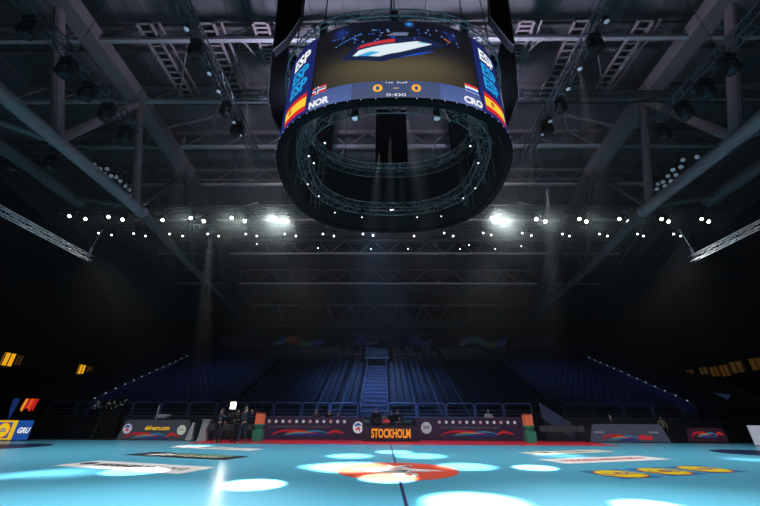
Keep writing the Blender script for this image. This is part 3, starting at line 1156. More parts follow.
# seats
M_seat = mat('navy_seat', (0.012, 0.022, 0.055), 0.5, noise=0.25, scale=0.4)
seat = MB()
seat.box((0, -0.02, 0.40), (0.42, 0.38, 0.05), Euler((R(6), 0, 0)))
seat.box((0, 0.2, 0.62), (0.42, 0.05, 0.44), Euler((R(-10), 0, 0)))
seat.box((0, 0.1, 0.2), (0.06, 0.08, 0.4))
seat.box((-0.2, 0.05, 0.44), (0.03, 0.3, 0.03)).box((0.2, 0.05, 0.44), (0.03, 0.3, 0.03))
s0 = None
spots = []
for r in range(NROW - 1):
    y, z = tread(r)
    x = AX - 26.6
    while x < AX + 26.6:
        blocked = any(abs(x - a) < 0.36 for a in aisles) or (CS0 - 0.35 < x < CS1 + 0.35)
        if abs(abs(x - AX) - 22.04) < 0.5:
            blocked = True
        if r >= 12 and CS0 - 0.9 < x < CS1 + 0.9:
            blocked = True
        if not blocked:
            spots.append((x, y + 0.45, z + ROW * RK))
        x += 0.52
near = sorted([q for q in spots if abs(q[0] - AX) < 21], key=lambda q: (round(q[1], 2), abs(q[0] - AX)))[:300]
ns = set(near)
for q in near:
    if s0 is None:
        s0 = seat.build('stadium_seat', M_seat, loc=(0, 0, 0))
        tag(s0, 'navy blue plastic seat in the lowest rows of the far stand', 'seat', 'navy seats in the lowest rows')
        o = s0
    else:
        o = s0.copy()
        C.objects.link(o)
    o.location = q
m = MB()
for q in spots:
    if q in ns:
        continue
    b = len(m.v)
    m.v += [v + Vector(q) for v in seat.v]
    m.f += [tuple(b + i for i in f) for f in seat.f]
tag(m.build('upper_seat_rows', M_seat), 'mass of navy blue seats filling the higher rows of the far stand', 'seats', kind='stuff')

# central staircase with portal
M_bluesteel = mat('blue_lit_steel', (0.24, 0.30, 0.48), 0.45, 0.2)
t = thing('staircase', 'wide blue central staircase climbing through the far stand to a portal', 'staircase', ((CS0 + CS1) / 2, SF, SZ))
m = MB()
NS = 26
xm_ = (CS0 + CS1) / 2
y0, z0 = SF + 0.9, SZ
yP, zP = tread(12)
for i in range(NS):
    a, b = y0 + (yP - y0) * i / NS, y0 + (yP - y0) * (i + 1) / NS
    zz = z0 + (zP + 0.2 - z0) * (i + 1) / NS
    m.box(((CS0 + CS1) / 2, (a + b) / 2, (zz + z0) / 2 + 0.1), (CS1 - CS0, b - a, zz - z0 + 0.25))
ns_ = MB()
for i in range(0, NS, 2):
    b = y0 + (yP - y0) * i / NS
    zz = z0 + (zP + 0.2 - z0) * (i + 1) / NS
    ns_.box((xm_, b - 0.02, zz + 0.24), (CS1 - CS0, 0.08, 0.06))
ns_.build('lit_tread_edge', M_bluesteel, t)  # added pale strips imitate light catching the treads
m.build('steps', mat('blue_grey_step', (0.07, 0.085, 0.16), 0.6, noise=0.25, scale=3), t)
for x in (CS0 - 0.06, CS1 + 0.06):
    h = MB()
    h.tube((x, y0, SZ + 1.1), (x, yP, zP + 1.15), 0.035, 6)
    h.tube((x, y0, SZ + 0.65), (x, yP, zP + 0.7), 0.022, 6)
    for i in range(9):
        y = y0 + (yP - y0) * i / 8
        z = SZ + (zP - SZ) * i / 8
        h.tube((x, y, z), (x, y, z + 1.12), 0.026, 6)
    h.build('handrail', M_bluesteel, t)
t = thing('portal', 'dark stair portal with a pale railing on top in the far stand', 'portal', ((CS0 + CS1) / 2, yP, zP))
xm = (CS0 + CS1) / 2
MB().box((xm, yP + 0.3, zP + 0.75), (2.3, 0.5, 0.9)).build('shade_block', M_black, t)  # solid black block standing in for the shaded hollow of the portal
MB().box((xm, yP + 0.3, zP + 1.27), (2.5, 0.6, 0.14)).build('lintel', M_bluesteel, t)
m = MB()
for i in range(12):
    x = xm - 1.2 + 2.4 * i / 11
    m.tube((x, yP + 0.1, zP + 1.34), (x, yP + 0.1, zP + 2.3), 0.02, 5)
m.tube((xm - 1.2, yP + 0.1, zP + 2.3), (xm + 1.2, yP + 0.1, zP + 2.3), 0.035, 6)
m.tube((xm - 1.2, yP + 0.1, zP + 1.85), (xm + 1.2, yP + 0.1, zP + 1.85), 0.02, 6)
m.build('railing', M_bluesteel, t)
MB().box((xm, yP + 0.14, zP + 1.8), (2.3, 0.03, 0.8)).build('panel', mat('grey_panel', (0.05, 0.06, 0.08), 0.5), t)

# low rails flanking the portal and at the top of the stand
def rail_thing(name, label, a, b, h, n, mm, cat='railing', group=None, r=0.025):
    a, b = Vector(a), Vector(b)
    t = thing(name, label, cat, tuple(a), group)
    up = Vector((0, 0, h))
    MB().tube(a + up, b + up, r * 1.3, 6).build('top_rail', mm, t)
    MB().tube(a + up * 0.5, b + up * 0.5, r * 0.8, 6).build('middle_rail', mm, t)
    for i in range(n):
        p = a + (b - a) * (i / (n - 1))
        MB().tube(p - Vector((0, 0, 0.12)), p + up, r, 6).build('post', mm, t)
    return t


y15, z15 = tread(15)
rail_thing('landing_railing', 'short dark blue railing left of the stair portal', (AX - 5.4, y15 + 0.1, z15), (CS0 - 0.9, y15 + 0.1, z15), 0.95, 7, M_bluesteel, group='railings beside the portal')
rail_thing('landing_railing', 'short dark blue railing right of the stair portal', (CS1 + 0.9, y15 + 0.1, z15), (AX + 3.9, y15 + 0.1, z15), 0.95, 7, M_bluesteel, group='railings beside the portal')
# lit sloping rails along the outer seat blocks
M_edge = mat('blue_side_panel', (0.07, 0.11, 0.36), 0.5)
for s, side in ((-1, 'left'), (1, 'right')):
    X = AX + s * 22.0
    a, b = Vector((X, SF + 0.9, SZ - 0.25)), Vector((X, tread(14)[0], tread(14)[1] - 0.25))
    t = thing('sloping_barrier', 'dim blue sloping barrier with small lights along the %s stair' % side, 'barrier', tuple(a), 'sloping barriers of the stand')
    MB().prism([a, b, b + Vector((0, 0, 1.15)), a + Vector((0, 0, 1.15))], (s * 0.08, 0, 0)).build('panel', M_edge, t)
    MB().tube(a + Vector((0, 0, 1.2)), b + Vector((0, 0, 1.2)), 0.04, 6).build('top_rail', M_bluesteel, t)
    for i in range(13):
        p = a + (b - a) * ((i + 0.5) / 13) + Vector((0, -0.02, 1.27))
        MB().box(p, (0.07, 0.07, 0.06)).build('marker_light', emis('marker_light', (0.5, 0.62, 0.9), 0.55), t)
    X = AX + s * 27.4
    a, b = Vector((X, SF + 1.2, SZ)), Vector((X, tread(19)[0], tread(19)[1]))
    t = thing('stand_parapet', 'dark outer parapet sloping up at the %s edge of the far stand' % side, 'parapet', tuple(a), 'outer parapets')
    MB().prism([a, b, b + Vector((0, 0, 1.3)), a + Vector((0, 0, 1.3))], (s * 0.15, 0, 0)).build('panel', mat('dark_parapet', (0.02, 0.026, 0.04), 0.6), t)
    MB().tube(a + Vector((0, 0, 1.32)), b + Vector((0, 0, 1.32)), 0.05, 6).build('cap_rail', mat('dim_rail', (0.06, 0.075, 0.11), 0.5), t)

# barrier frames along the front of the stand
BZ = SZ


def barrier_frame(x0, x1, label, mm):
    t = thing('barrier', label, 'barrier', ((x0 + x1) / 2, SF + 0.15, BZ), 'blue barrier frames along the stand front')
    y = SF + 0.15
    x0 += 0.06
    x1 -= 0.06
    c = 0.1
    m = MB()
    loop = [(x0, BZ + c), (x0, BZ + 0.92 - c), (x0 + c, BZ + 0.92), (x1 - c, BZ + 0.92), (x1, BZ + 0.92 - c), (x1, BZ + c), (x1 - c, BZ + 0.02), (x0 + c, BZ + 0.02), (x0, BZ + c)]
    m.path([(x, y, z) for x, z in loop], 0.038, 7)
    m.build('frame', mm, t)
    MB().tube((x0, y, BZ + 0.47), (x1, y, BZ + 0.47), 0.014, 5).build('wire', mm, t)
    MB().tube((x0, y, BZ + 0.25), (x1, y, BZ + 0.25), 0.014, 5).build('wire', mm, t)
    for x in (x0, x1):
        MB().box((x, y, BZ + 0.015), (0.12, 0.3, 0.03)).build('foot', mm, t)


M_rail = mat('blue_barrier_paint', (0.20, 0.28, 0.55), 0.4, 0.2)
M_rail2 = mat('shaded_blue_barrier_paint', (0.11, 0.16, 0.30), 0.4, 0.2)  # same blue paint, darkened for the dimly lit outer left frames
xs = [(at_y(px, 411, SF + 0.15)).x for px in (358.5, 330.5, 301.5, 272)]
for k in range(11):
    xr = xs[0] - 2.0 * k
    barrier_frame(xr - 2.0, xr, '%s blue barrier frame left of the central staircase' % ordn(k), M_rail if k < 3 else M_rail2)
xs = [(at_y(px, 411, SF + 0.15)).x for px in (387.5, 417, 446, 475, 503.5, 532.5)]
for k in range(5):
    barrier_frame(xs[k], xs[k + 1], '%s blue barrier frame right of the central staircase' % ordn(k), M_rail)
for k in range(5):
    xa = xs[-1] + 2.2 + 2.05 * k
    barrier_frame(xa, xa + 2.05, '%s dim barrier frame right of the sloping side stair' % ordn(k), mat('deep_shaded_barrier_paint', (0.05, 0.07, 0.13), 0.5))  # same barrier paint, darker still where little light reaches

# stairs down from the stand to the floor at the right end of the rail
xr = xs[-1]
t = thing('side_stair', 'small blue stair sloping down to the floor at the right railing end', 'stair', (xr + 1.0, SF - 0.6, 0))
m = MB()
for i in range(6):
    zz = SZ * (6 - i) / 6
    m.box((xr + 0.2 + 0.3 * i + 0.15, SF - 0.45, zz / 2), (0.3, 0.9, zz))
m.build('steps', M_conc, t)
M_bpan = mat('blue_stair_panel', (0.08, 0.11, 0.24), 0.5)
MB().prism([(xr + 0.1, SF - 0.95, SZ), (xr + 0.1, SF - 0.95, SZ + 0.9), (xr + 1.95, SF - 0.95, 0.95), (xr + 1.95, SF - 0.95, 0.05)], (0, 0.04, 0)).build('side_panel', M_bpan, t)
MB().tube((xr + 0.1, SF - 0.93, SZ + 0.92), (xr + 1.98, SF - 0.93, 0.97), 0.035, 6).build('handrail', M_rail, t)

# fascia with dim coloured adverts under the roof end
t = thing('fascia_screen', 'dim coloured advertising ribbon along the top of the far stand', 'fascia screen', (AX, 45.2, 9.3))


def fascia(u, v):
    c = (9, 11, 17)
    if v < 0.35:
        c = (7, 17, 19)
    for cu, w, cols in ((0.24, 0.075, [(26, 40, 66), (58, 24, 22), (20, 52, 34), (30, 30, 80)]), (0.44, 0.04, [(22, 26, 56), (38, 38, 60)]), (0.60, 0.04, [(24, 26, 56), (30, 30, 60)]), (0.79, 0.075, [(40, 42, 60), (20, 46, 50), (26, 44, 30), (26, 28, 70)])):
        q = (u - cu) / w
        if abs(q) < 1 and v > 0.36:
            wv = v - 0.68 + 0.18 * math.sin(q * 4)
            if abs(wv) < 0.2 * math.sqrt(1 - q * q):
                c = cols[int((q + 1) / 2 * len(cols)) % len(cols)]
    return srgb(*[q * 0.6 for q in c])


me = bpy.data.meshes.new('screen')
vs, fs, cols = [], [], []
NU, NV = 200, 14
for j in range(NV + 1):
    for i in range(NU + 1):
        vs.append((-22 + 44 * i / NU, 0, -0.9 + 2.5 * j / NV))
for j in range(NV):
    for i in range(NU):
        k = j * (NU + 1) + i
        fs.append((k, k + 1, k + NU + 2, k + NU + 1))
        cols += [*fascia((i + 0.5) / NU, (j + 0.5) / NV), 1.0] * 4
me.from_pydata(vs, [], fs)
me.color_attributes.new('Col', 'FLOAT_COLOR', 'CORNER').data.foreach_set('color', cols)
me.materials.append(ledcol('led_picture'))
o = bpy.data.objects.new('screen', me)
C.objects.link(o)
o.parent = t
MB().box((AX, 45.35, 9.65), (44.4, 0.2, 2.8)).build('housing', M_black, t)
t = thing('control_booth', 'faint railed control booth above the portal at the far stand top', 'booth', (AX - 0.6, 44.2, ztop))
MB().box((AX - 0.6, 44.3, ztop + 0.5), (3.2, 0.8, 1.0)).build('cabin', M_wall, t)
m = MB()
m.tube((AX - 2.4, 43.8, ztop + 1.9), (AX + 1.4, 43.8, ztop + 1.9), 0.04, 6)
for i in range(5):
    x = AX - 2.4 + 3.8 * i / 4
    m.tube((x, 43.8, ztop), (x, 43.8, ztop + 1.9), 0.03, 5)
m.build('railing', M_steel2, t)

# side stands in the dark
for s, side in ((-1, 'left'), (1, 'right')):
    m = MB()
    for k in range(11):
        x0, x1 = AX + s * (25.2 + 0.9 * k), AX + s * (26.1 + 0.9 * k)
        z = 1.2 + 0.42 * k
        y0, y1 = -4, 24.6
        m.poly([(x0, y0, z - 0.42 if k else 0), (x0, y1, z - 0.42 if k else 0), (x0, y1, z), (x0, y0, z)])
        m.poly([(x0, y0, z), (x0, y1, z), (x1, y1, z), (x1, y0, z)])
    m.poly([(AX + s * 25.2, 24.6, 0), (AX + s * 35.1, 24.6, 0), (AX + s * 35.1, 24.6, 5.4), (AX + s * 25.2, 24.6, 1.2)])
    struct(m.build('stand_' + side, mat('dark_side_stand', (0.018, 0.02, 0.026), 0.8, noise=0.3)))

# amber windows high at the sides
M_amb = emis('amber_window_glow', srgb(235, 165, 30), 1.0)
M_amb2 = emis('dim_amber_window_glow', srgb(90, 62, 24), 0.36)
M_amb3 = emis('faint_amber_window_glow', srgb(52, 36, 16), 0.9)
AW = []
for px, py, w, h, mm, lab in ((8.5, 359.5, 6.5, 10, M_amb, 'bright amber window nearest the left edge'), (18.5, 360, 4.5, 8, M_amb2, 'dim amber window just right of the leftmost bright window'),
                              (81.5, 369.5, 5, 8, M_amb, 'bright amber window beyond the left stand'), (89, 370, 5, 6, M_amb2, 'dim amber window beside the second bright window')):
    p = at_x(px, py, AX - 34)
    k = (Vector(p) - EYE).length / 400
    AW.append((p, w * k * 1.35, h * k, mm, lab, -34))
for px, py, w, h, mm, lab in ((690, 373, 6, 5, M_amb3, 'faint amber window farthest along the right wall'), (704, 371, 6, 6, M_amb3, 'second faint amber window along the right wall'), (715, 371.5, 6, 8, M_amb2, 'third amber window along the right wall'),
                              (725, 370.5, 6, 9, M_amb2, 'fourth amber window along the right wall'), (737, 367, 8, 9, M_amb3, 'fifth amber window along the right wall'), (757, 364, 8, 9, M_amb2, 'amber window nearest the right edge of view')):
    p = at_x(px, py, AX + 34)
    k = (Vector(p) - EYE).length / 400
    AW.append((p, w * k * 1.35, h * k, mm, lab, 34))
for p, w, h, mm, lab, xx in AW:
    t = thing('amber_window', lab, 'window', tuple(p), 'amber lit windows at the sides')
    sg = -1 if xx < 0 else 1
    MB().box(p, (0.05, w, h)).build('pane', mm, t)
    m = MB()
    for dz in (-h / 2, h / 2):
        m.box(p + Vector((-sg * 0.03, 0, dz)), (0.08, w, 0.07))
    for dy in (-w / 2 + 0.03, 0, w / 2 - 0.03):
        m.box(p + Vector((-sg * 0.03, dy, 0)), (0.08, 0.06, h))
    m.build('frame', M_black, t)
    wall_x = -35.8 if xx < 0 else 36.8
    MB().box(((p.x + wall_x) / 2 + sg * 0.05, p.y, p.z), (abs(p.x - wall_x) - 0.1, w + 0.02, h + 0.1)).build('casing', M_black, t)
for k, (px, py) in enumerate(((689, 373), (698.5, 376.5), (718, 368.5), (719, 373.5))):
    p = at_x(px, py, AX + 33.8)
    tag(MB().lathe((0, 0, -0.09), [(0.03, 0), (0.1, 0.05), (0.1, 0.12), (0.03, 0.18)], 10).build('wall_light', emis('small_warm_light', srgb(255, 214, 150), 1.0), loc=tuple(p)), '%s small white light among the amber windows on the right' % ordn(k), 'light', 'small lights on the right wall')

# ------------------------------------------------------------------ perimeter boards
M_board = mat('plum_led_board', (0.02, 0.012, 0.03), 0.5, em=srgb(44, 30, 52), es=0.42)
M_boardg = mat('grey_led_board', (0.04, 0.04, 0.05), 0.5, em=srgb(58, 60, 78), es=0.6)
BY = 24.6


def xz(Y, off):
    return lambda x, z: Vector((x, Y - off, z))


def bx(px, Y=BY):
    return at_y(px, 432, Y).x


def led_board(label, x0, x1, Y, H, m, taper=0.0, group='led boards along the court', name='led_board'):
    t = thing(name, label, 'advertising board', ((x0 + x1) / 2, Y, 0), group)
    q = 0.12
    MB().prism([(x0, Y, 0.02), (x1, Y, 0.02), (x1 - taper, Y, H - q), (x1 - taper - q, Y, H), (x0 + taper + q, Y, H), (x0 + taper, Y, H - q)], (0, 0.12, 0)).build('panel', m, t)
    for x in (x0 + 0.5, (x0 + x1) / 2, x1 - 0.5):
        MB().prism([(x, Y + 0.12, 0.0), (x, Y + 0.12, H * 0.8), (x, Y + 0.6, 0.0)], (0.05, 0, 0)).build('support', M_dark, t)
    return t


def ehf_ribbon(t, cx, w, z0, Y, k=1.0):
    """looping ribbon of colours along the board"""
    f = xz(Y, 0.02)
    g = xz(Y, 0.035)
    h = xz(Y, 0.05)
    E = lambda c: emis('ribbon_' + '_'.join(map(str, c)), srgb(*c), 0.5 * k)
    swoosh(f, [(cx - w * .5, z0), (cx - w * .38, z0 + .22), (cx - w * .2, z0 + .26), (cx, z0 + .2), (cx + w * .15, z0 + .06)], 0.14).build('ribbon', E((190, 40, 56)), t)
    swoosh(g, [(cx - w * .34, z0 + .02), (cx - w * .1, z0 + .12), (cx + w * .1, z0 + .24), (cx + w * .28, z0 + .12)], 0.12).build('ribbon', E((60, 130, 170)), t)
    swoosh(h, [(cx - w * .3, z0 + .1), (cx - w * .12, z0 + .2), (cx + w * .05, z0 + .12)], 0.07).build('ribbon', E((220, 120, 50)), t)
    swoosh(g, [(cx - w * .15, z0 - .02), (cx + w * .1, z0 + .04), (cx + w * .3, z0 - .02)], 0.12).build('ribbon', E((50, 60, 130)), t)
    swoosh(f, [(cx + w * .26, z0 + .06), (cx + w * .36, z0 + .24), (cx + w * .5, z0 + .1)], 0.16).build('ribbon', E((200, 50, 56)), t)


def sponsor_dots(t, x0, x1, n, z, Y):
    for i in range(n):
        x = x0 + (x1 - x0) * i / (n - 1)
        c = (196, 196, 204) if i % 3 else (190, 150, 160)
        o = MB()
        f = xz(Y, 0.02)
        o.poly([f(x + 0.095 * math.cos(2 * math.pi * k / 14), z + 0.095 * math.sin(2 * math.pi * k / 14)) for k in range(14)])
        o.build('round_logo', emis('ribbon_logo_%d' % c[1], srgb(*c), 0.62), t)


def emblem(t, x, z, r, Y, cols, name='emblem'):
    f = xz(Y, 0.03)
    MB().poly([f(x + r * math.cos(2 * math.pi * k / 28), z + r * math.sin(2 * math.pi * k / 28)) for k in range(28)]).build(name, emis('em_%d_%d_%d' % cols[0], srgb(*cols[0]), 0.8), t)
    if len(cols) > 1:
        g = xz(Y, 0.045)
        swoosh(g, [(x - r * .7, z + r * .2), (x - r * .1, z + r * .5), (x + r * .6, z + r * .35)], r * .5).build('emblem_mark', emis('em_%d_%d_%d' % cols[1], srgb(*cols[1]), 0.8), t)
        swoosh(g, [(x - r * .5, z - r * .5), (x + r * .1, z - r * .1), (x + r * .3, z - r * .7)], r * .45).build('emblem_mark', emis('em_%d_%d_%d' % cols[2], srgb(*cols[2]), 0.8), t)


def board_text(t, s, size, x, z, Y, col, st=1.0, bold=0.0, squeeze=1.0, shear=0.0, off=0.03):
    v, fc = text_mesh(s, size, bold, shear, squeeze=squeeze)
    return mapped(v, fc, lambda a, b: Vector((x + a, Y - off, z + b))).build('lettering', emis('txt_%d_%d_%d_%d' % (*col, int(st * 100)), srgb(*col), st), t)


# long left board
b = led_board('long plum LED board left of the score table with dots and ribbon', bx(263), bx(366), BY, 1.32, M_board)
sponsor_dots(b, bx(268), bx(344), 12, 1.05, BY)
marks(xz(BY, 0.02), bx(268), bx(330), 0.70, 0.78, 26, 21).build('lettering', emis('fine_print', srgb(120, 116, 128), 0.6), b)
ehf_ribbon(b, bx(308), bx(345) - bx(272), 0.26, BY)
emblem(b, bx(358), 0.72, 0.34, BY, [(206, 206, 216), (60, 90, 160), (200, 60, 70)])
# long right board
b = led_board('long plum LED board right of the score table with dots and ribbon', bx(416), bx(530), BY, 1.32, M_board)
sponsor_dots(b, bx(440), bx(516), 12, 1.05, BY)
marks(xz(BY, 0.02), bx(440), bx(500), 0.70, 0.78, 26, 22).build('lettering', emis('fine_print', srgb(120, 116, 128), 0.6), b)
ehf_ribbon(b, bx(477), bx(514) - bx(440), 0.26, BY)
emblem(b, bx(426.5), 0.72, 0.34, BY, [(158, 158, 166)])
board_text(b, 'EHF', 0.26, bx(426.5), 0.72, BY, (70, 64, 80), 0.8, 0.006, 0.9, off=0.045)
# left free board with web address
b = led_board('dark rounded board with yellow web address at the left court edge', at_y(116, 440, 23.4).x, at_y(190, 440, 23.4).x, 23.4, 1.12, mat('slate_led_board', (0.03, 0.03, 0.035), 0.5, em=srgb(42, 42, 52), es=0.8), 0.25)
xm = (at_y(116, 440, 23.4).x + at_y(190, 440, 23.4).x) / 2
board_text(b, 'ehf-euro.com', 0.34, xm + 0.1, 0.66, 23.4, (228, 178, 44), 0.9, 0.01, 0.82)
emblem(b, xm - 1.75, 0.62, 0.27, 23.4, [(170, 170, 186), (50, 70, 140), (190, 60, 70)])
emblem(b, xm + 1.62, 0.56, 0.27, 23.4, [(176, 180, 172)])
marks(xz(23.4, 0.045), xm + 1.45, xm + 1.8, 0.5, 0.62, 3, 2).build('lettering', emis('em_dark', srgb(60, 70, 66), 0.8), b)
ehf_ribbon(b, xm - 0.15, 3.4, 0.1, 23.4, 0.9)
# right free boards
b = led_board('grey LED board with a red and white ribbon at the right court edge', at_y(591, 441, 23.6).x, at_y(671, 441, 23.6).x, 23.6, 1.0, M_boardg, 0.3)
xm = (at_y(591, 441, 23.6).x + at_y(671, 441, 23.6).x) / 2
ehf_ribbon(b, xm - 0.3, 2.9, 0.12, 23.6, 0.9)
MB().prism([(xm + 0.55, 23.57, 0.18), (xm + 1.3, 23.57, 0.14), (xm + 1.35, 23.57, 0.36), (xm + 0.75, 23.57, 0.4)], (0, 0.01, 0)).build('red_patch', emis('red_patch', srgb(176, 40, 52), 0.8), b)
for dx in (-1.75, 1.55):
    marks(xz(23.6, 0.02), xm + dx - 0.35, xm + dx + 0.25, 0.50, 0.60, 6, 4).build('lettering', emis('pale_print', srgb(150, 152, 165), 0.7), b)
xa, xb = at_y(690, 441, 24.2).x, at_y(729, 441, 24.2).x
b = led_board('small dark board with red looping ribbon near the right edge', xa, xb, 24.2, 0.8, mat('dark_wine_board', (0.02, 0.01, 0.015), 0.5, em=srgb(40, 18, 30), es=0.7), 0.08)
ehf_ribbon(b, (xa + xb) / 2, (xb - xa) * 0.85, 0.28, 24.2, 0.6)
# pale board cut by the right edge
p = at_z(757, 445.5, 0)
t = thing('white_board', 'pale board leaning at the far right edge of the court', 'advertising board', (p.x + 1.2, p.y, 0))
MB().prism([(p.x, p.y, 0.02), (p.x + 2.4, p.y - 0.6, 0.02), (p.x + 2.4, p.y - 0.6, 1.0), (p.x - 0.02, p.y, 1.0)], (0, 0.1, 0)).build('panel', mat('pale_led_board', (0.3, 0.3, 0.32), 0.5, em=srgb(150, 152, 165), es=0.8), t)
MB().prism([(p.x + 1.0, p.y, 0), (p.x + 1.0, p.y, 0.7), (p.x + 1.0, p.y + 0.5, 0)], (0.05, 0, 0)).build('support', M_dark, t)
# yellow and blue board at the left
YL_ = 22.4
xr = at_y(27.5, 438, YL_).x
xd = at_y(11.5, 438, YL_).x
t = thing('led_board', 'yellow and blue LED board with white letters at the left edge', 'advertising board', (xr - 1.5, YL_, 0), 'led boards along the court')
MB().box(((xr + xr - 3.4) / 2, YL_ + 0.07, 0.55), (3.4, 0.12, 1.06)).build('panel', M_dark, t)
MB().poly([(xd, YL_, 0.04), (xr, YL_, 0.04), (xr, YL_, 1.06), (xd, YL_, 1.06)]).build('blue_field', emis('blue_field', srgb(32, 78, 158), 0.85), t)
MB().poly([(xr - 3.4, YL_, 0.04), (xd, YL_, 0.04), (xd, YL_, 1.06), (xr - 3.4, YL_, 1.06)]).build('yellow_field', emis('yellow_field', srgb(232, 186, 30), 0.9), t)
board_text(t, 'GRU', 0.40, xr - 0.42, 0.52, YL_, (235, 238, 246), 0.95, 0.016, 0.86, 0.3)
xc = xd - 0.68
MB().poly([(xc - 0.42, YL_ - 0.01, 0.12), (xc + 0.42, YL_ - 0.01, 0.12), (xc + 0.42, YL_ - 0.01, 0.96), (xc - 0.42, YL_ - 0.01, 0.96)]).build('blue_square', emis('blue_square', srgb(40, 92, 168), 0.8), t)
for r, col, off in ((0.41, (200, 50, 44), 0.02), (0.37, (238, 200, 36), 0.03)):
    MB().poly([(xc + r * math.cos(2 * math.pi * k / 28), YL_ - off, 0.54 + r * math.sin(2 * math.pi * k / 28)) for k in range(28)]).build('disc', emis('disc_%d' % col[1], srgb(*col), 0.9), t)
board_text(t, 'LIDL', 0.26, xc, 0.54, YL_, (36, 70, 150), 0.9, 0.01, 0.8, off=0.045)
for x in (xr - 3.0, xr - 0.4):
    MB().prism([(x, YL_ + 0.12, 0.0), (x, YL_ + 0.12, 0.8), (x, YL_ + 0.6, 0.0)], (0.05, 0, 0)).build('support', M_dark, t)

# score table
TY = 23.3
xa, xb = at_y(362, 436, TY).x, at_y(420, 436, TY).x
t = thing('score_table', 'dark officials table with orange city lettering on its front', 'table', ((xa + xb) / 2, TY, 0))
MB().box(((xa + xb) / 2, TY, 0.44), (xb - xa, 0.06, 0.80)).build('front_panel', mat('dark_table_front', (0.015, 0.01, 0.018), 0.5, em=srgb(26, 18, 28), es=0.7), t)
MB().box(((xa + xb) / 2, TY + 0.38, 0.86), (xb - xa + 0.1, 0.85, 0.05)).build('table_top', M_dark, t)
for x in (xa + 0.1, xb - 0.1):
    for y in (TY + 0.1, TY + 0.7):
        MB().box((x, y, 0.42), (0.06, 0.06, 0.84)).build('leg', M_dark, t)
board_text(t, 'STOCKHOLM', 0.66, bx(391, TY), 0.42, TY - 0.03, (240, 142, 44), 1.0, 0.022, 0.60, off=0.02)
for k, (px, w, lab, sc, col) in enumerate(((366, 0.5, 'leftmost', (58, 78, 84), 0), (386.5, 0.46, 'middle', (190, 60, 70), 0), (408, 0.55, 'rightmost', (40, 62, 66), 0))):
    x = bx(px, TY + 0.35)
    mt = thing('monitor', '%s of three screens standing on the score table' % lab, 'monitor', (x, TY + 0.35, 0.885), 'screens on the score table')
    MB().box((x, TY + 0.35, 0.895), (0.26, 0.16, 0.02)).build('base', M_dark, mt)
    MB().box((x, TY + 0.37, 0.97), (0.05, 0.03, 0.14)).build('stand', M_dark, mt)
    MB().box((x, TY + 0.35, 1.1), (w, 0.04, 0.26)).build('case', M_dark, mt)
    MB().box((x, TY + 0.325, 1.1), (w - 0.06, 0.008, 0.16)).build('screen', emis('mon_%d' % sc[0], srgb(*sc), 0.7), mt)

# orange and green display stands at the board ends
for px, lab in ((258.5, 'left'), (529.5, 'right')):
    x = bx(px, 23.2)
    t = thing('display_stand', 'orange box on a green pedestal at the %s board end' % lab, 'display stand', (x, 23.2, 0), 'orange and green stands')
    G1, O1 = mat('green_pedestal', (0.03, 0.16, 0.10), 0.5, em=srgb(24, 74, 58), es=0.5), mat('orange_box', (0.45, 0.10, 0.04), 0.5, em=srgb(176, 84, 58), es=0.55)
    MB().box((x, 23.2, 0.3), (0.58, 0.5, 0.6)).build('pedestal', G1, t, bevel=0.03)
    MB().box((x, 23.2, 0.66), (0.4, 0.34, 0.14)).build('neck', G1, t, bevel=0.02)
    MB().lathe((x, 23.2, 0.72), [(0.18, 0), (0.3, 0.06), (0.34, 0.16), (0.3, 0.2)], 16).build('bowl', G1, t, True)
    MB().box((x, 23.2, 1.2), (0.48, 0.46, 0.6)).build('box', O1, t, bevel=0.04)
    MB().box((x, 23.2, 1.54), (0.52, 0.5, 0.1)).build('lid', mat('brown_lid', (0.12, 0.03, 0.03), 0.5), t, bevel=0.02)

# ------------------------------------------------------------------ people
def skin_mesh(nodes, edges, name, m, parent, sub=1):
    """nodes: name -> (position, radius); one smooth surface grown round the edges"""
    names = list(nodes)
    me = bpy.data.meshes.new(name)
    o0 = wloc(parent)
    me.from_pydata([tuple(Vector(nodes[n][0]) - o0) for n in names], [(names.index(a), names.index(b)) for a, b in edges], [])
    ob = bpy.data.objects.new(name, me)
    C.objects.link(ob)
    ob.modifiers.new('s', 'SKIN').use_smooth_shade = True
    for i, n in enumerate(names):
        r = nodes[n][1]
        me.skin_vertices[0].data[i].radius = r if isinstance(r, tuple) else (r, r)
    me.skin_vertices[0].data[0].use_root = True
    ob.modifiers.new('u', 'SUBSURF').levels = sub
    ob.modifiers['u'].render_levels = sub
    dg = bpy.context.evaluated_depsgraph_get()
    m2 = bpy.data.meshes.new_from_object(ob.evaluated_get(dg))
    bpy.data.objects.remove(ob)
    m2.materials.clear()
    m2.materials.append(m)
    for p in m2.polygons:
        p.use_smooth = True
    o2 = bpy.data.objects.new(name, m2)
    C.objects.link(o2)
    o2.parent = parent
    return o2


SKIN = mat('skin', (0.42, 0.24, 0.17), 0.55)
HAIRS = {'dark': mat('dark_hair', (0.02, 0.014, 0.01), 0.6), 'fair': mat('fair_hair', (0.25, 0.17, 0.08), 0.6), 'grey': mat('grey_hair', (0.3, 0.3, 0.3), 0.6)}
M_shoe = mat('dark_shoe', (0.02, 0.02, 0.022), 0.5)
M_eye = mat('eye_dark', (0.02, 0.015, 0.012), 0.3)
M_lip = mat('lips', (0.30, 0.10, 0.09), 0.5)


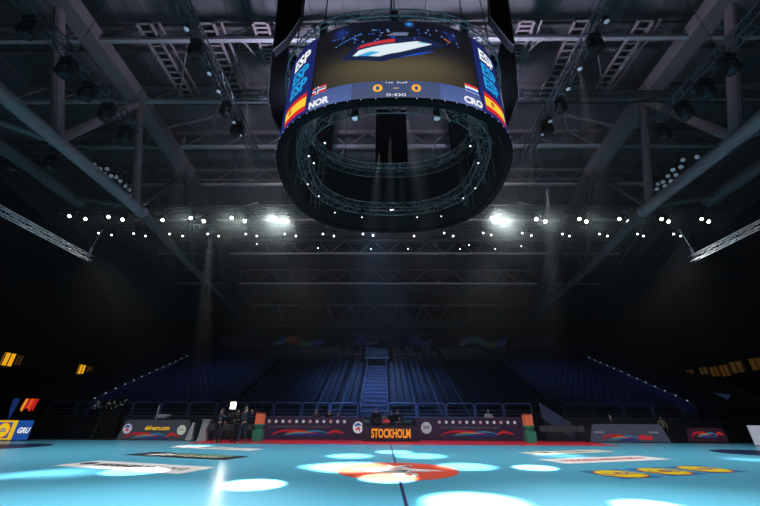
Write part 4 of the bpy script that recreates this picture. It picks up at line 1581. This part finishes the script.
def person(label, x, y, face, shirt, trousers, hair='dark', H=1.78, base=0.0, pose='stand', hands=None, group=None, stride=0.12, shoe=M_shoe, coat=False):
    """face: direction looked at, degrees (0 = +y, away from the camera). hands: local (right, forward, up) goals for the left and right hand"""
    t = thing('person', label, 'person', (x, y, base), group)
    k = H / 1.78
    a = R(face)
    fw = Vector((math.sin(a), math.cos(a), 0))
    rt = Vector((fw.y, -fw.x, 0))
    O = Vector((x, y, base))

    def L(r, f, u):
        return O + (rt * r + fw * f + Vector((0, 0, u))) * k
    sit = pose == 'sit'
    dz = -0.43 if sit else 0.0
    N = {}
    N['pelvis'] = (L(0, 0, 0.96 + dz), (0.155 * k, 0.115 * k))
    N['waist'] = (L(0, 0.01, 1.10 + dz), (0.14 * k, 0.10 * k))
    N['chest'] = (L(0, 0.02, 1.30 + dz), (0.165 * k, 0.115 * k))
    N['collar'] = (L(0, 0.01, 1.44 + dz), (0.10 * k, 0.075 * k))
    N['neck'] = (L(0, 0.02, 1.52 + dz), 0.052 * k)
    N['jaw'] = (L(0, 0.055, 1.60 + dz), (0.062 * k, 0.07 * k))
    N['head'] = (L(0, 0.035, 1.68 + dz), (0.078 * k, 0.09 * k))
    N['crown'] = (L(0, 0.025, 1.74 + dz), (0.06 * k, 0.07 * k))
    E = [('pelvis', 'waist'), ('waist', 'chest'), ('chest', 'collar'), ('collar', 'neck'), ('neck', 'jaw'), ('jaw', 'head'), ('head', 'crown')]
    hands = hands or [(-0.25, 0.10, 0.82), (0.25, 0.10, 0.82)]
    wr = []
    for s, sd, g in ((-1, 'l', hands[0]), (1, 'r', hands[1])):
        sh = Vector((s * 0.185, 0.0, 1.42 + dz))
        w = Vector((g[0], g[1], g[2]))
        mid = (sh + w) / 2
        d = (w - sh)
        ln = min(d.length, 0.53)
        w = sh + d.normalized() * ln
        mid = (sh + w) / 2
        h = math.sqrt(max(0.0, 0.275 ** 2 - (ln / 2) ** 2))
        out = Vector((s * 0.8, -0.35, -0.6))
        out -= d.normalized() * out.dot(d.normalized())
        el = mid + out.normalized() * h
        N['sh' + sd] = (L(*sh), 0.062 * k)
        N['el' + sd] = (L(*el), 0.042 * k)
        N['wr' + sd] = (L(*w), 0.028 * k)
        hd = (w - el).normalized()
        N['pa' + sd] = (L(*(w + hd * 0.075)), (0.04 * k, 0.022 * k))
        wr.append((w, hd, s))
        E += [('collar', 'sh' + sd), ('sh' + sd, 'el' + sd), ('el' + sd, 'wr' + sd), ('wr' + sd, 'pa' + sd)]
    for s, sd in ((-1, 'l'), (1, 'r')):
        st = stride * s
        if sit:
            pts = [(s * 0.09, 0.0, 0.50), (s * 0.12, 0.42, 0.50), (s * 0.12, 0.40, 0.10), (s * 0.13, 0.52, 0.035)]
        else:
            pts = [(s * 0.09, 0.0, 0.90), (s * 0.115, st * 0.6 + 0.03, 0.49), (s * 0.13, st, 0.09), (s * 0.15, st + 0.13, 0.035)]
        for nm, p, r in zip(('hip', 'knee', 'ank', 'toe'), pts, (0.092, 0.06, 0.042, 0.034)):
            N[nm + sd] = (L(*p), r * k)
        E += [('pelvis', 'hip' + sd), ('hip' + sd, 'knee' + sd), ('knee' + sd, 'ank' + sd), ('ank' + sd, 'toe' + sd)]
    body = skin_mesh(N, E, 'body', SKIN, t)
    # fingers, nose and ears belong to the same body mesh
    ex = MB()
    for w, hd, s in wr:
        base_ = w + hd * 0.11
        sdv = hd.cross(Vector((0, 0, 1)))
        sdv = sdv.normalized() if sdv.length > 0.05 else Vector((1, 0, 0))
        nv = sdv.cross(hd).normalized()
        for i, (off, ln) in enumerate(((-0.033, 0.062), (-0.011, 0.078), (0.011, 0.072), (0.033, 0.055))):
            p0 = base_ + sdv * off
            p1 = p0 + hd * ln * 0.55
            p2 = p1 + (hd * 0.7 - nv * 0.7) * ln * 0.45
            ex.tube(L(*p0), L(*p1), 0.0095 * k, 6, 0.009 * k)
            ex.tube(L(*p1), L(*p2), 0.009 * k, 6, 0.007 * k)
        p0 = w + hd * 0.05 - sdv * s * 0.03
        p1 = p0 + (hd * 0.6 - sdv * s * 0.8).normalized() * 0.045
        ex.tube(L(*p0), L(*p1), 0.011 * k, 6)
        ex.tube(L(*p1), L(*(p1 + hd * 0.03)), 0.010 * k, 6, 0.008 * k)
    ex.tube(L(0, 0.135, 1.665 + dz), L(0, 0.155, 1.635 + dz), 0.008 * k, 6, 0.014 * k)
    for s in (-1, 1):
        ex.lathe(L(s * 0.082, 0.025, 1.655 + dz), [(0.012 * k, -0.008), (0.028 * k, 0), (0.012 * k, 0.008)], 8, rt)
    bmm = bmesh.new()
    bmm.from_mesh(body.data)
    tmp = bpy.data.meshes.new('tmp')
    tmp.from_pydata([tuple(v - O) for v in ex.v], [], ex.f)
    bmm.from_mesh(tmp)
    bmm.to_mesh(body.data)
    bmm.free()
    bpy.data.meshes.remove(tmp)
    e = MB()
    for s in (-1, 1):
        e.lathe(L(s * 0.032, 0.118, 1.672 + dz), [(0.004 * k, 0), (0.011 * k, 0.006), (0.004 * k, 0.012)], 8, fw)
    e.build('eye', M_eye, t)
    MB().box(L(0, 0.128, 1.598 + dz), (0.045, 0.012, 0.012), Matrix((rt, fw, Vector((0, 0, 1)))).transposed()).build('mouth', M_lip, t)

    def fat(names, extra):
        out = {}
        for n in names:
            p, r = N[n]
            out[n] = (p, tuple(q + extra for q in r) if isinstance(r, tuple) else r + extra)
        return out
    jn = ['chest', 'pelvis', 'waist', 'collar', 'shl', 'ell', 'shr', 'elr']
    J = fat(jn, 0.016 * k)
    J['pelvis'] = (L(0, 0, (0.93 if not coat else 0.90) + dz), (0.175 * k, 0.132 * k))
    je = [('pelvis', 'waist'), ('waist', 'chest'), ('chest', 'collar'), ('collar', 'shl'), ('shl', 'ell'), ('collar', 'shr'), ('shr', 'elr')]
    for sd in 'lr':
        J['cu' + sd] = (Vector(N['el' + sd][0]).lerp(Vector(N['wr' + sd][0]), 0.88), 0.045 * k)
        je.append(('el' + sd, 'cu' + sd))
    skin_mesh(J, je, 'jacket', shirt, t)
    T = fat(['pelvis', 'hipl', 'kneel', 'ankl', 'hipr', 'kneer', 'ankr'], 0.015 * k)
    te = [('pelvis', 'hipl'), ('hipl', 'kneel'), ('kneel', 'ankl'), ('pelvis', 'hipr'), ('hipr', 'kneer'), ('kneer', 'ankr')]
    skin_mesh(T, te, 'trousers', trousers, t)
    for sd in 'lr':
        pa, pt = Vector(N['ank' + sd][0]), Vector(N['toe' + sd][0])
        hl = Vector((pa.x, pa.y, pt.z)) - fw * 0.05 * k
        skin_mesh({'a': (hl, 0.042 * k), 'b': (hl.lerp(pt, 0.5) + Vector((0, 0, 0.01)), 0.046 * k), 'c': (pt + fw * 0.03 * k, 0.036 * k)}, [('a', 'b'), ('b', 'c')], 'shoe', shoe, t)
    # hair: a cap over the back and top of the head
    hb = {'a': (L(0, -0.005, 1.60 + dz), (0.07 * k, 0.06 * k)), 'b': (L(0, 0.0, 1.69 + dz), (0.09 * k, 0.092 * k)), 'c': (L(0, 0.03, 1.765 + dz), (0.07 * k, 0.078 * k))}
    skin_mesh(hb, [('a', 'b'), ('b', 'c')], 'hair', HAIRS[hair], t)
    return t, L


NAVY = mat('dark_navy_cloth', (0.012, 0.016, 0.035), 0.8, noise=0.2)
BLK = mat('black_cloth', (0.008, 0.008, 0.01), 0.8, noise=0.2)
GRY = mat('slate_cloth', (0.035, 0.04, 0.06), 0.8, noise=0.2)
BEI = mat('tan_cloth', (0.28, 0.21, 0.14), 0.8, noise=0.2)
WHT = mat('white_cloth', (0.62, 0.62, 0.58), 0.8, noise=0.1)


def camera_rig(label, p, fw, h0):
    """shoulder camera: body, lens, handle"""
    t = thing('video_camera', label, 'video camera', tuple(p), 'video cameras of the crew')
    fw = Vector((fw[0], fw[1], 0)).normalized()
    rt = Vector((fw.y, -fw.x, 0))
    M = Matrix((rt, fw, Vector((0, 0, 1)))).transposed()
    p = Vector(p)
    MB().box(p, (0.13, 0.36, 0.18), M).build('case', M_black, t, bevel=0.015)
    MB().lathe(p + fw * 0.17, [(0.05, 0), (0.06, 0.04), (0.06, 0.16), (0.075, 0.2), (0.07, 0.24)], 14, fw).build('lens', M_dark, t, True)
    m = MB()
    m.tube(p + Vector((0, 0, 0.09)) - fw * 0.1, p + Vector((0, 0, 0.16)) - fw * 0.08, 0.014, 6)
    m.tube(p + Vector((0, 0, 0.16)) - fw * 0.08, p + Vector((0, 0, 0.16)) + fw * 0.12, 0.016, 6)
    m.tube(p + Vector((0, 0, 0.16)) + fw * 0.12, p + Vector((0, 0, 0.09)) + fw * 0.14, 0.014, 6)
    m.build('handle', M_dark, t)
    return t


CY = 21.3


def cx_(px, Y=CY):
    return at_y(px, 430, Y).x


g = 'camera crew beside the bright light'
_, L1 = person('person in dark jacket holding a camera at left of the crew', cx_(217), 21.5, 60, GRY, NAVY, 'dark', 1.80, hands=[(-0.05, 0.42, 1.40), (0.12, 0.40, 1.36)], group=g)
camera_rig('black video camera held by the left crew member', L1(0.03, 0.62, 1.46), (math.sin(R(60)), math.cos(R(60))), 1.4)
person('person in black standing behind the crew light', cx_(227.5), 22.5, 165, BLK, BLK, 'dark', 1.72, hands=[(-0.12, 0.38, 1.2), (0.14, 0.36, 1.15)], group=g)
_, L3 = person('tall person in navy seen from behind raising a camera', cx_(245.5), 20.9, 25, NAVY, NAVY, 'fair', 1.86, hands=[(-0.16, 0.33, 1.50), (0.18, 0.30, 1.52)], group=g, shoe=mat('tan_shoe', (0.4, 0.25, 0.15), 0.6))
camera_rig('black video camera raised by the tall crew member', L3(0.01, 0.50, 1.58), (math.sin(R(25)), math.cos(R(25))), 1.5)
person('person in a long black coat at the far left of the crew', cx_(210), 22.3, 80, BLK, BLK, 'dark', 1.70, hands=[(-0.15, 0.3, 1.05), (0.2, 0.28, 1.0)], group=g, coat=True)

# the bright light on its stand
lp = at_y(233.5, 405.5, 21.3)
t = thing('light_panel', 'glaring white video light on a thin stand amid the crew', 'video light', (lp.x, 21.3, 0))
MB().box((lp.x, 21.3, lp.z), (0.36, 0.06, 0.40)).build('case', M_black, t, bevel=0.01)
MB().box((lp.x, 21.262, lp.z), (0.33, 0.012, 0.37)).build('face', emis('video_light_face', (1, 1, 0.98), 3.2), t)
MB().tube((lp.x, 21.32, 0.5), (lp.x, 21.32, lp.z - 0.15), 0.02, 6).build('pole', M_dark, t)
for q in range(3):
    a = R(90 + 120 * q)
    MB().tube((lp.x, 21.32, 0.62), (lp.x + 0.42 * math.cos(a), 21.32 + 0.42 * math.sin(a), 0.0), 0.016, 6).build('leg', M_dark, t)
lamp('SPOT', (lp.x, 21.25, lp.z), (0, 0, 3.2), 200, (1, 1, 0.98), 0.1, 34, 1.0, name='video_light')
# white tapering stand behind the coat
x = cx_(203.5, 22.9)
t = thing('white_stand', 'tapered pale standing lectern left of the camera crew', 'lectern', (x, 22.9, 0))
MB().prism([(x - 0.28, 22.9, 0), (x + 0.3, 22.9, 0), (x + 0.12, 22.9, 0.6), (x + 0.3, 22.9, 1.12), (x - 0.14, 22.9, 1.12)], (0, 0.3, 0)).build('column', mat('grey_white_laminate', (0.34, 0.35, 0.38), 0.5), t)
MB().box((x + 0.08, 23.02, 1.14), (0.52, 0.42, 0.04)).build('top', mat('grey_white_laminate', (0.3, 0.3, 0.33), 0.5), t)

# officials by the table and people behind the boards
g = 'people behind the boards'
person('person in dark coat standing nearest left of the central staircase foot', bx(376, 25.15), 25.15, 180, BLK, BLK, 'fair', 1.92, hands=[(-0.1, 0.3, 1.15), (0.12, 0.28, 1.1)], group=g)
person('person in tan top sitting behind the score table, lower than neighbours', bx(384, 25.3), 25.3, 170, BEI, BLK, 'dark', 1.62, hands=[(-0.1, 0.3, 1.1), (0.1, 0.3, 1.05)], group=g)
person('thin person in black standing second from the right behind the table', bx(391.5, 25.75), 25.75, 185, BLK, BLK, 'dark', 1.76, group=g)
person('person in black standing rightmost behind the score table', bx(398, 25.15), 25.15, 190, BLK, BLK, 'dark', 1.86, hands=[(-0.15, 0.3, 1.0), (0.12, 0.28, 1.0)], group=g)
xs_ = bx(399.5, 24.2)
_, LS_ = person('official in black seated at the score table', xs_, 24.38, 180, BLK, BLK, 'fair', 1.75, pose='sit', hands=[(-0.16, 0.26, 0.97), (0.16, 0.26, 0.97)], group=g)
t = thing('chair', 'black chair under the official seated at the score table', 'chair', (xs_, 24.40, 0))
MB().box((xs_, 24.40, 0.40), (0.44, 0.4, 0.05)).build('seat', M_dark, t)
MB().box((xs_, 24.585, 0.72), (0.42, 0.03, 0.36)).build('backrest', M_dark, t)
for dx in (-0.19, 0.19):
    for dy in (-0.17, 0.17):
        MB().tube((xs_ + dx, 24.40 + dy, 0), (xs_ + dx, 24.40 + dy, 0.4), 0.016, 6).build('leg', M_dark, t)
person('person in white shirt standing behind the right board at the railing', bx(490.5, 25.3), 25.3, 180, WHT, GRY, 'fair', 1.86, hands=[(-0.1, 0.3, 1.1), (0.12, 0.28, 1.12)], group=g)
person('person in tan jacket standing behind the left board', bx(315, 25.3), 25.3, 150, mat('brown_cloth', (0.09, 0.06, 0.04), 0.8), BLK, 'dark', 1.84, hands=[(-0.1, 0.3, 1.1), (0.12, 0.28, 1.12)], group=g)
person('person in black standing right of the tan jacket behind the left board', bx(328, 25.3), 25.3, 200, BLK, BLK, 'fair', 1.78, group=g)
person('shortest person in black behind the left board near the railing', bx(337, 25.2), 25.2, 180, BLK, BLK, 'dark', 1.64, group=g)
person('crouched looking figure in dark clothes behind the right grey board', at_y(613, 430, 24.6).x, 24.6, 140, GRY, BLK, 'grey', 1.52, group=g)
person('figure in pale top behind the right end of the grey board', at_y(664, 430, 25.2).x, 25.2, 210, BEI, BLK, 'dark', 1.45, group=g)

# grey tub with a pole behind the left free board
x = at_y(161, 430, 24.3).x
t = thing('grey_tub', 'pale grey tub with a pole behind the left web board', 'tub', (x, 24.3, 0))
MB().lathe((x, 24.3, 0.0), [(0.28, 0), (0.30, 0.9), (0.30, 1.15)], 18).build('plinth', M_dark, t, True)
MB().lathe((x, 24.3, 1.15), [(0.30, 0), (0.38, 0.04), (0.42, 0.26), (0.40, 0.28)], 20).build('bowl', mat('pale_plastic', (0.42, 0.44, 0.44), 0.5), t, True)
MB().tube((x - 0.5, 24.3, 0.0), (x - 0.52, 24.3, 1.95), 0.05, 8).build('pole', mat('pale_plastic', (0.42, 0.44, 0.44), 0.5), t)
# pale cone at the right end of that board
p = at_z(187.5, 441, 0)
t = thing('pale_cone', 'pale triangular marker beside the left web board', 'marker', tuple(p))
MB().prism([p + Vector((-0.18, 0, 0.03)), p + Vector((0.22, 0, 0.03)), p + Vector((0.16, 0, 0.98)), p + Vector((0.08, 0, 0.98))], (0, 0.2, 0)).build('flag', mat('pale_plastic', (0.42, 0.44, 0.44), 0.5), t)
MB().box(p + Vector((0.02, 0.1, 0.015)), (0.5, 0.36, 0.03)).build('base', M_dark, t)
# rows of chairs facing the court left of the left board, dim
M_ch = mat('dim_chair', (0.03, 0.035, 0.05), 0.5)
ch0 = None
for side, x0, n in (('left', bx(215, 23.9) - 0.3, 6), ('right', bx(545, 23.9), 6)):
    for k in range(n):
        x = x0 + k * 0.47
        lab = '%s dim chair in the bench row beyond the %s board end' % (ordn(k), side)
        if ch0 is None:
            ch0 = thing('bench_chair', lab, 'chair', (0, 0, 0), 'bench chairs beside the boards')
            MB().box((0, 0, 0.44), (0.42, 0.4, 0.04)).build('seat', M_ch, ch0)
            MB().box((0, 0.2, 0.72), (0.42, 0.03, 0.34)).build('backrest', mat('pale_backrest', (0.09, 0.09, 0.10), 0.5), ch0)
            for dx in (-0.18, 0.18):
                for dy in (-0.17, 0.17):
                    MB().tube((dx, dy, 0), (dx, dy, 0.44), 0.014, 6).build('leg', M_ch, ch0)
            ch0.location = (x, 23.9, 0)
        else:
            dup(ch0, (x, 23.9, 0), lab)

# left dark corner: orange screen, blue banner, control desk with little lights
YS = 26.2
c0, c1 = at_y(19, 411, YS), at_y(38, 398.5, YS)
t = thing('orange_screen', 'glowing red and orange striped screen in the dark left corner', 'screen', ((c0.x + c1.x) / 2, YS, 0))
sl = 0.14
MB().prism([(c0.x - 0.05, YS, c0.z - 0.05), (c1.x + 0.05, YS, c0.z - 0.05), (c1.x + 0.05 + sl, YS, c1.z + 0.05), (c0.x - 0.05 + sl, YS, c1.z + 0.05)], (0, 0.1, 0)).build('case', M_black, t)
MB().tube(((c0.x + c1.x) / 2, YS + 0.05, 0), ((c0.x + c1.x) / 2, YS + 0.05, c0.z), 0.06, 8).build('post', M_dark, t)
n = 11
rnd = random.Random(4)
for i in range(n):
    w = (c1.x - c0.x) / n
    xa = c0.x + i * w
    col = rnd.choice([(228, 60, 34), (240, 120, 40), (246, 190, 70), (200, 36, 34), (228, 70, 40)]) if i < 8 else (196, 36, 34)
    h0 = 0.0 if i % 3 else 0.12
    zz0, zz1 = c0.z + h0 + (0.18 if i in (4, 5) else 0), c1.z - 0.02
    f0, f1 = (zz0 - c0.z) / (c1.z - c0.z), (zz1 - c0.z) / (c1.z - c0.z)
    MB().poly([(xa + sl * f0, YS - 0.01, zz0), (xa + w * 0.86 + sl * f0, YS - 0.01, zz0), (xa + w * 0.86 + sl * f1, YS - 0.01, zz1), (xa + sl * f1, YS - 0.01, zz1)]).build('lit_bar', emis('bar_%d_%d_%d' % col, srgb(*col), 0.9), t)
q = [at_y(px, py, YS - 0.4) for px, py in ((8, 420), (13, 412), (20, 398.5), (14, 398.5), (10, 408))]
t = thing('blue_banner', 'narrow blue slanting banner left of the orange screen', 'banner', (q[0].x, YS - 0.4, 0))
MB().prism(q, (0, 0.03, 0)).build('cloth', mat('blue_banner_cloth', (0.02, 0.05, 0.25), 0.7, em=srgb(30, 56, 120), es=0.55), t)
MB().tube((q[0].x, YS - 0.36, 0), q[3] + Vector((0, 0.04, 0)), 0.03, 6).build('pole', M_dark, t)
xa, xb = at_y(90, 412, 25.6).x, at_y(121, 412, 25.6).x
t = thing('control_desk', 'dark technical desk dotted with tiny coloured lights at the left', 'desk', ((xa + xb) / 2, 25.6, 0))
MB().prism([(xa, 25.6, 0), (xb, 25.6, 0), (xb, 25.6, 1.75), (xa, 25.6, 1.75)], (0, 0.35, 0)).build('cabinet', M_dark, t)
MB().prism([(xa - 0.05, 25.5, 1.75), (xb + 0.05, 25.5, 1.75), (xb + 0.05, 25.85, 2.35), (xa - 0.05, 25.85, 2.35)], (0, 0.12, 0)).build('console', M_black, t)
rnd = random.Random(11)
for ci, col in enumerate(((200, 190, 170), (150, 110, 110), (90, 130, 110), (120, 130, 170))):
    m = MB()
    for _ in range(10):
        u, v = rnd.random(), rnd.random()
        m.box((xa + (xb - xa) * u, 25.5 + 0.35 * v - 0.01, 1.77 + 0.58 * v), (0.05, 0.03, 0.04))
    tag(m.build('indicator_lights', emis('ind_%d' % ci, srgb(*col), 0.42), t), kind='stuff')
t = thing('small_tripod', 'small pale tripod standing in the dark left corner', 'tripod', tuple(at_z(68, 441, 0)))
p = wloc(t)
MB().box(p + Vector((0, 2.0, 1.45)), (0.16, 0.2, 0.16)).build('head', mat('dim_steel', (0.035, 0.035, 0.04), 0.5), t)
for q in range(3):
    a = R(30 + 120 * q)
    MB().tube(p + Vector((0, 2.0, 1.4)), p + Vector((0.4 * math.cos(a), 2.0 + 0.4 * math.sin(a), 0)), 0.02, 6).build('leg', mat('dim_steel', (0.035, 0.035, 0.04), 0.5), t)
# a white banner cloth hung at the right stand
pa = [at_y(px, py, 27.2) for px, py in ((713, 393), (731, 394.5), (728, 400), (722, 396.5))]
t = thing('hanging_cloth', 'dull blue cloth hanging over the right stand parapet', 'cloth', tuple(pa[0]))
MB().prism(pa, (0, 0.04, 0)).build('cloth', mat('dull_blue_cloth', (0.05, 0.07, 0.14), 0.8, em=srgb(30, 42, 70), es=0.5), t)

# ------------------------------------------------------------------ light
SC.view_settings.view_transform = 'Standard'
SC.view_settings.look = 'None'
w = bpy.data.worlds.new('world')
SC.world = w
w.use_nodes = True
nt = w.node_tree
nt.nodes['Background'].inputs['Color'].default_value = (0.02, 0.025, 0.04, 1)
nt.nodes['Background'].inputs['Strength'].default_value = 0.0
vs_ = nt.nodes.new('ShaderNodeVolumeScatter')
# stage fog hangs in a bank under the lamp rows at the far end, thin elsewhere
gp = nt.nodes.new('ShaderNodeNewGeometry')
sx_ = nt.nodes.new('ShaderNodeSeparateXYZ')
nt.links.new(gp.outputs['Position'], sx_.inputs['Vector'])
mr_ = nt.nodes.new('ShaderNodeMapRange')
mr_.interpolation_type = 'SMOOTHSTEP'
mr_.inputs['From Min'].default_value = 14.4
mr_.inputs['From Max'].default_value = 17.5
mr_.inputs['To Min'].default_value = 0.00013
mr_.inputs['To Max'].default_value = 0.0042
nt.links.new(sx_.outputs['Y'], mr_.inputs['Value'])


def falloff(sock, a, b, lo, hi):
    q = nt.nodes.new('ShaderNodeMapRange')
    q.interpolation_type = 'SMOOTHSTEP'
    for k, v in zip(('From Min', 'From Max', 'To Min', 'To Max'), (a, b, lo, hi)):
        q.inputs[k].default_value = v
    nt.links.new(sock, q.inputs['Value'])
    return q.outputs['Result']


def nmath(op, a, b=None):
    q = nt.nodes.new('ShaderNodeMath')
    q.operation = op
    nt.links.new(a, q.inputs[0])
    if b is not None:
        nt.links.new(b, q.inputs[1])
    return q.outputs[0]


fx = falloff(nmath('ABSOLUTE', sx_.outputs['X']), 9.0, 19.0, 1.0, 0.06)      # thins out toward the side stands
fz = falloff(sx_.outputs['Z'], 3.0, 9.5, 0.22, 1.0)                            # and near the floor
nt.links.new(nmath('MULTIPLY', mr_.outputs['Result'], nmath('MULTIPLY', fx, fz)), vs_.inputs['Density'])
w.cycles.volume_step_size = 2.0
SC.cycles.volume_max_steps = 64
vs_.inputs['Color'].default_value = (0.9, 0.97, 1.0, 1)
vs_.inputs['Anisotropy'].default_value = 0.4
nt.links.new(vs_.outputs['Volume'], nt.nodes['World Output'].inputs['Volume'])

# unseen spots added low over the court, on no truss, to wash it
for x in (-15, -5, 5, 15):
    for y, p in ((3.5, 1050), (9.5, 1200), (15.5, 3000)):
        lamp('SPOT', (AX + x, y, 9.3), (AX + x, y + (1.6 if y > 12 else 0), 0), p, (1.0, 0.98, 0.95), 0.4, 104 if y > 12 else 140, 1.0, name='court_wash_fill')
# unseen spots added to brighten the roof steel and the side pipes
for x in (-7, 7):
    lamp('SPOT', (AX + x * 0.5, 10.5, 14.6), (AX + x * 0.9, 12.5, 21), 4000, (0.62, 0.72, 1.0), 0.5, 168, 1.0, name='roof_fill')
    lamp('SPOT', (AX + x * 1.25, 6.5, 16.6), (AX + x * 2.2, 9.5, 13.5), 130, (0.66, 0.72, 1.0), 0.5, 150, 1.0, name='side_roof_fill')

# unseen spots added to brighten the fog bank behind the lamp rows
for x in (-9, 0, 9):
    lamp('SPOT', (AX + x, 17.5, 16.8), (AX + x * 1.1, 36, 16.4), 1500, (0.9, 1.0, 0.98), 0.4, 62, 1.0, name='fog_fill')

# tight white beams landing on the court
def pool(px, py, r, power, blend=0.25, src=None, col=(1, 1, 0.98)):
    p = at_z(px, py, 0)
    if abs(p.x - AX) < 2.2:
        s = Vector((AX + (p.x - AX) * 0.4, MY + (p.y - MY) * 0.4, 11.8))      # lamps hung inside the ring
    else:
        s = Vector((p.x + math.copysign(3.4, p.x), p.y + 2.0, 14.6))
    d = (p - s).length
    lamp('SPOT', s, p, power * d * d * 4 * math.pi, col, 0.05, 2 * math.degrees(math.atan(r / d)), blend, name='beam_lamp')


pool(252, 484.5, 0.76, 55, 0.35)
pool(535, 467.7, 0.68, 50, 0.35)
pool(475, 503, 1.10, 50, 0.7)
pool(652, 507, 0.68, 50, 0.5)
pool(350, 467, 1.40, 38, 0.7)
pool(322, 466.5, 0.85, 12, 0.7)
pool(388, 478, 0.80, 45, 0.45)
pool(350, 456, 1.05, 22, 0.8)
pool(394, 452, 0.95, 22, 0.8)
pool(420, 456, 1.2, 18, 0.8)
pool(466, 466.5, 1.05, 22, 0.75)
pool(135, 471, 0.9, 24, 0.5)
pool(22, 478, 1.7, 7, 1.0)
pool(70, 472, 1.4, 5, 1.0)
pool(196, 446, 1.0, 8, 0.7)
pool(560, 455.5, 1.2, 6, 0.9)
pool(748, 459.5, 0.9, 5, 0.8)

# dim blue light on the far stand
lamp('SPOT', (AX - 1, 20.5, 15), (AX - 1, 31, 3.5), 8200, (0.26, 0.48, 1.0), 0.6, 56, 1.0, name='stand_wash')
lamp('SPOT', (AX - 0.8, 23.0, 13), (AX - 1.0, 31, 3.6), 1400, (0.26, 0.42, 1.0), 0.4, 18, 0.7, name='staircase_light')
lamp('SPOT', (AX - 19, 22, 13), (AX - 18, 31, 4), 900, (0.14, 0.26, 1.0), 0.5, 60, 0.9, name='stand_wash')
lamp('SPOT', (AX + 19, 22, 13), (AX + 18, 31, 4), 900, (0.14, 0.26, 1.0), 0.5, 60, 0.9, name='stand_wash')
lamp('SPOT', (AX, 19, 9), (AX, 25, 1.8), 800, (0.35, 0.48, 1.0), 0.5, 110, 0.8, name='front_wash')
